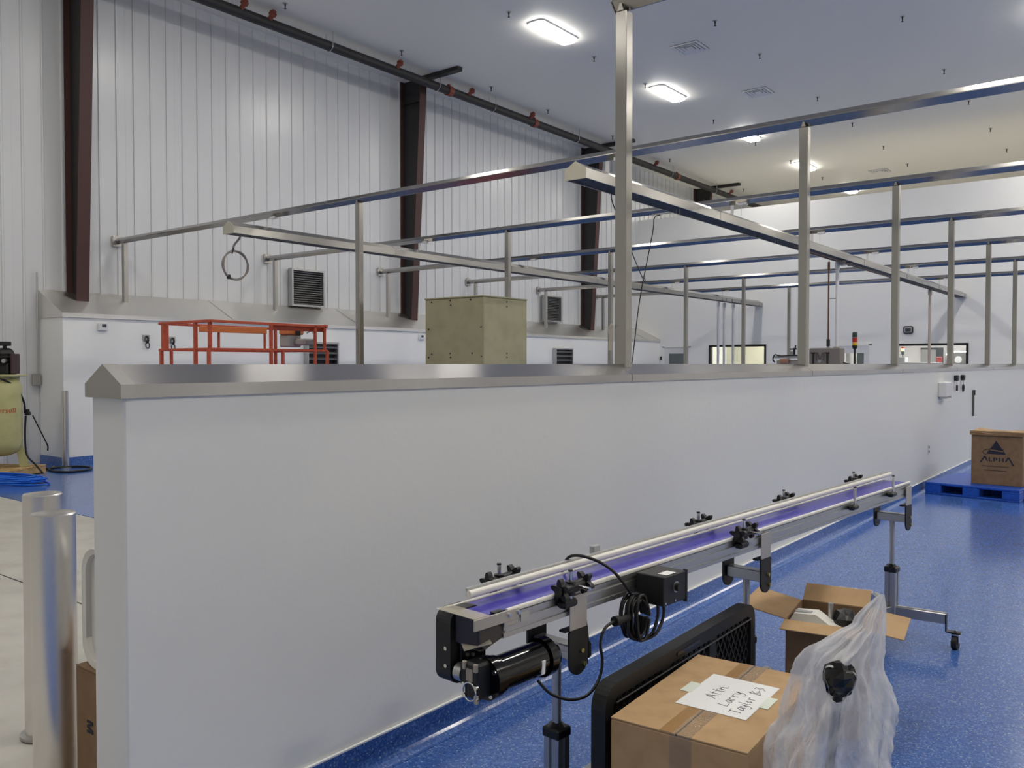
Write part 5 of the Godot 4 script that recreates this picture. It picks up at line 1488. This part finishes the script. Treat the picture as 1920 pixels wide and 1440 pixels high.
func far_pallet() -> void:
	var t := thing("plastic_pallet", "bright blue plastic pallet on the floor by the dividing wall, a carton on it", "pallet", Vector3(-2.39, 0, -11.26), -0.125)
	var w := 1.02
	var d := 1.2
	obj("deck", MB.new().span(Vector3(0, 0.115, -d), Vector3(w, 0.145, 0), 0.006), M.blue_pallet, t)
	for i in 3:
		for j in 3:
			obj("block", MB.new().span(Vector3(i * (w - 0.18) / 2, 0.02, -j * (d - 0.18) / 2 - 0.18), Vector3(i * (w - 0.18) / 2 + 0.18, 0.115, -j * (d - 0.18) / 2), 0.006), M.blue_pallet, t)
	for i in 3:
		obj("skid", MB.new().span(Vector3(0, 0, -i * (d - 0.14) / 2 - 0.14), Vector3(w, 0.022, -i * (d - 0.14) / 2), 0.005), M.blue_pallet, t)
	var c := thing("carton", "brown cardboard carton with a dark triangle logo, standing on the blue pallet", "carton", Vector3(-1.925, 0.145, -11.455), -0.06)
	w = 0.54; d = 0.45
	var h := 0.64
	obj("body", MB.new().span(Vector3(0, 0, -d), Vector3(w, h - 0.02, 0), 0.004), M.card_dark, c)
	obj("rim_flap", MB.new().box(Vector3(w / 2, h - 0.03, 0.012), Vector3(w + 0.03, 0.05, 0.005), 0.001, Basis(Vector3.RIGHT, -0.25)), M.card_dark, c)
	# the lid bows a little
	var lid := MB.new()
	for i in 8:
		var a := float(i) / 8
		var b := float(i + 1) / 8
		var f := func(q: float) -> float: return h - 0.012 - 0.018 * sin(q * PI)
		lid.flat(Vector3(a * (w + 0.02) - 0.01, f.call(a), 0.02), Vector3(b * (w + 0.02) - 0.01, f.call(b), 0.02), Vector3(b * (w + 0.02) - 0.01, f.call(b) + 0.012, -d), Vector3(a * (w + 0.02) - 0.01, f.call(a) + 0.012, -d), Vector3(w / 2, -5, 0))
		lid.flat(Vector3(a * (w + 0.02) - 0.01, f.call(a), 0.02), Vector3(b * (w + 0.02) - 0.01, f.call(b), 0.02), Vector3(b * (w + 0.02) - 0.01, f.call(b) - 0.006, 0.02), Vector3(a * (w + 0.02) - 0.01, f.call(a) - 0.006, 0.02), Vector3(w / 2, 0.6, -3))
	obj("lid", lid, M.card, c)
	# printed mark: triangle with a swoosh, name, two rules
	obj("logo", MB.new().prism(PackedVector2Array([Vector2(-0.105, 0), Vector2(0.105, 0), Vector2(0.0, 0.16)]), Transform3D(Basis(), Vector3(0.265, 0.365, 0.0)), 0.001), M.print, c)
	var sw := []
	for i in 12:
		var a := PI * (1.25 - 0.95 * i / 11.0)
		sw.append(Vector3(0.265 + cos(a) * 0.14, 0.385 + sin(a) * 0.045, 0.001))
	obj("swoosh", MB.new().tube(curve(sw, 3), 0.0035, 5), M.print, c)
	obj("swoosh_line", MB.new().bar(Vector3(0.2, 0.415, 0.0012), Vector3(0.34, 0.40, 0.0012), 0.012, 0.001, 0.0, Vector3.BACK), M.card_dark, c)
	var lm := put("lettering", letters("LPH", 0.085, 0.001), M.print, c)
	lm.transform = Transform3D(Basis.from_scale(Vector3(1.1, 0.8, 1)), Vector3(0.265, 0.30, 0.0007))
	for q in [[[0.10, 0.26], [0.145, 0.335], [0.175, 0.28]], [[0.365, 0.28], [0.395, 0.335], [0.445, 0.24]]]:
		var st := MB.new()
		for i in 2:
			st.bar(Vector3(q[i][0], q[i][1], 0.0008), Vector3(q[i + 1][0], q[i + 1][1], 0.0008), 0.016, 0.001, 0.0, Vector3.BACK)
		obj("lettering", st, M.print, c)
	for q in [[0.12, 0.40, 0.215], [0.14, 0.38, 0.165]]:
		obj("print_line", MB.new().span(Vector3(q[0], q[2], 0.0), Vector3(q[1], q[2] + 0.01, 0.0008)), mat(Color(0.30, 0.24, 0.2), 0.8), c)


func plastic_bag() -> void:
	# a translucent bag standing beside the carton: rows of (height, centre sideways, half width), read up from the floor
	var at := Vector3(-0.69, 0, -2.27)
	var t := thing("plastic_bag", "crumpled translucent white plastic bag beside the note carton", "bag", at, 0.29)
	var rows := [[0, -0.01, 0.183], [0.2, -0.01, 0.178], [0.49, -0.007, 0.156], [0.549, -0.015, 0.144], [0.587, -0.011, 0.14], [0.634, 0.005, 0.129], [0.672, 0.013, 0.126], [0.715, 0.015, 0.122], [0.76, 0.016, 0.111], [0.797, 0.014, 0.098], [0.828, 0.024, 0.089], [0.854, 0.045, 0.07], [0.886, 0.063, 0.054], [0.901, 0.078, 0.041], [0.924, 0.081, 0.036], [0.955, 0.094, 0.023], [0.986, 0.107, 0.006]]
	var nz := FastNoiseLite.new()
	nz.seed = 3; nz.frequency = 4.0; nz.fractal_octaves = 4; nz.noise_type = FastNoiseLite.TYPE_SIMPLEX_SMOOTH; nz.fractal_type = FastNoiseLite.FRACTAL_RIDGED
	var big := FastNoiseLite.new()
	big.seed = 9; big.frequency = 2.4; big.fractal_octaves = 2; big.noise_type = FastNoiseLite.TYPE_SIMPLEX_SMOOTH
	var nr := 110
	var nc := 150
	for layer in 2:
		var p := []
		var thick := []      # the film is denser where it is gathered into creases
		for i in nr + 1:
			var y := 0.986 * i / nr
			var k := 0
			while k < rows.size() - 2 and rows[k + 1][0] < y: k += 1
			var f: float = clampf((y - rows[k][0]) / (rows[k + 1][0] - rows[k][0]), 0, 1)
			var cx: float = lerpf(rows[k][1], rows[k + 1][1], f)
			var hw: float = lerpf(rows[k][2], rows[k + 1][2], f)
			var row := []
			var dense := []
			var up := y / 0.986
			for j in nc:
				var a := TAU * j / nc
				var dir := Vector3(cos(a), 0, sin(a))
				# long folds that twist up to the gathered tip, and sharp-edged crumples
				var tw := a + 1.1 * up + 0.5 * big.get_noise_3dv(dir * 0.3 + Vector3(3, y, layer * 5.0))
				var fold := 0.16 * (1.0 - 2.0 * pow(absf(sin(2.5 * tw)), 0.6)) + 0.10 * (1.0 - 2.0 * pow(absf(sin(4.5 * tw - 2.0 * up)), 0.7))
				fold *= 0.45 + 0.5 * up
				var q := dir * 0.30 + Vector3(0, y * 0.9, layer * 7.3)
				var cr := nz.get_noise_3dv(q) * (0.13 - 0.05 * up) + big.get_noise_3dv(q * 1.5) * 0.16
				var r := hw * (0.96 + fold + cr) * (1.0 if layer == 0 else 0.84)
				var pt := Vector3(cx + dir.x * r, maxf(y + 0.02 * cr, 0.002), dir.z * r * 0.82)
				if pt.z > 0.0:              # draw the film back round the mouth
					var e := Vector2((pt.x - 0.008) / 0.036, (pt.y - 0.775) / 0.043)
					var l := e.length()
					if l > 0.01 and l < 1.35:
						var want := maxf(l, 0.98 + 0.22 * sin(3.0 * e.angle() + 0.6))
						pt.x = 0.008 + e.x / l * want * 0.036; pt.y = 0.775 + e.y / l * want * 0.043
						pt.z += 0.012 * (1.35 - l)
				row.append(pt)
				var gather := smoothstep(0.05, 0.75, nz.get_noise_3dv(q * 1.3 + Vector3(1.7, 0, 0))) + 0.8 * smoothstep(0.45, 1.0, 1.0 - absf(sin(2.5 * tw))) + 0.5 * smoothstep(0.6, 1.0, 1.0 - absf(sin(4.5 * tw - 2.0 * up)))
				dense.append(clampf(0.10 + 0.34 * gather + 0.12 * up, 0.0, 0.6))
			p.append(row)
			thick.append(dense)
		var ns := []
		for i in nr + 1:
			var row := []
			for j in nc:
				var du: Vector3 = p[i][(j + 1) % nc] - p[i][(j - 1 + nc) % nc]
				var dv: Vector3 = p[mini(i + 1, nr)][j] - p[maxi(i - 1, 0)][j]
				var nn: Vector3 = dv.cross(du)
				row.append(nn.normalized() if nn.length() > 1e-9 else Vector3(cos(TAU * j / nc), 0, sin(TAU * j / nc)))
			ns.append(row)
		var vs := PackedVector3Array()
		var vn := PackedVector3Array()
		var vc := PackedColorArray()
		var ix := PackedInt32Array()
		for i in nr + 1:
			for j in nc:
				vs.append(p[i][j]); vn.append(ns[i][j])
				vc.append(Color(1, 1, 1, thick[i][j]))
		for i in nr:
			for j in nc:
				var l := (j + 1) % nc
				var c: Vector3 = (p[i][j] + p[i + 1][l] + p[i + 1][j] + p[i][l]) / 4
				var e := Vector2((c.x - 0.008) / 0.036, (c.y - 0.775) / 0.043)
				if c.z > 0.0 and e.length() < 0.93 + 0.22 * sin(3.0 * e.angle() + 0.6):
					continue
				ix.append_array([i * nc + j, i * nc + l, (i + 1) * nc + l, i * nc + j, (i + 1) * nc + l, (i + 1) * nc + j])
		var arr := []
		arr.resize(Mesh.ARRAY_MAX)
		arr[Mesh.ARRAY_VERTEX] = vs; arr[Mesh.ARRAY_NORMAL] = vn; arr[Mesh.ARRAY_COLOR] = vc; arr[Mesh.ARRAY_INDEX] = ix
		var am := ArrayMesh.new()
		am.add_surface_from_arrays(Mesh.PRIMITIVE_TRIANGLES, arr)
		put("outer_film" if layer == 0 else "inner_film", am, M.bag, t)
	var b := thing("black_bundle", "black plastic wrapped bundle showing through the mouth of the translucent bag", "bundle", at + Vector3(0.024, 0.78, 0.06), 0.3)
	obj("wrap", lump(Vector3(0.042, 0.046, 0.042), 11, 0.25), M.black_gloss, b)
	obj("neck", MB.new().cyl(Vector3(-0.02, -0.26, -0.06), Vector3(0, -0.03, 0), 0.012, 12), M.dark, b)
	var g := thing("metal_part", "dark grey machine part dimly seen low inside the translucent bag", "machine part", at + Vector3(0.0, 0.002, 0.0), 0.3)
	obj("body", MB.new().span(Vector3(-0.11, 0, -0.07), Vector3(-0.03, 0.40, 0.07), 0.02), mat(Color(0.3, 0.29, 0.28), 0.5), g)
	obj("bracket", MB.new().span(Vector3(-0.03, 0.0, -0.05), Vector3(0.03, 0.48, 0.05), 0.02).span(Vector3(0.03, 0.25, -0.05), Vector3(0.09, 0.38, 0.05), 0.02), mat(Color(0.25, 0.24, 0.24), 0.5), g)
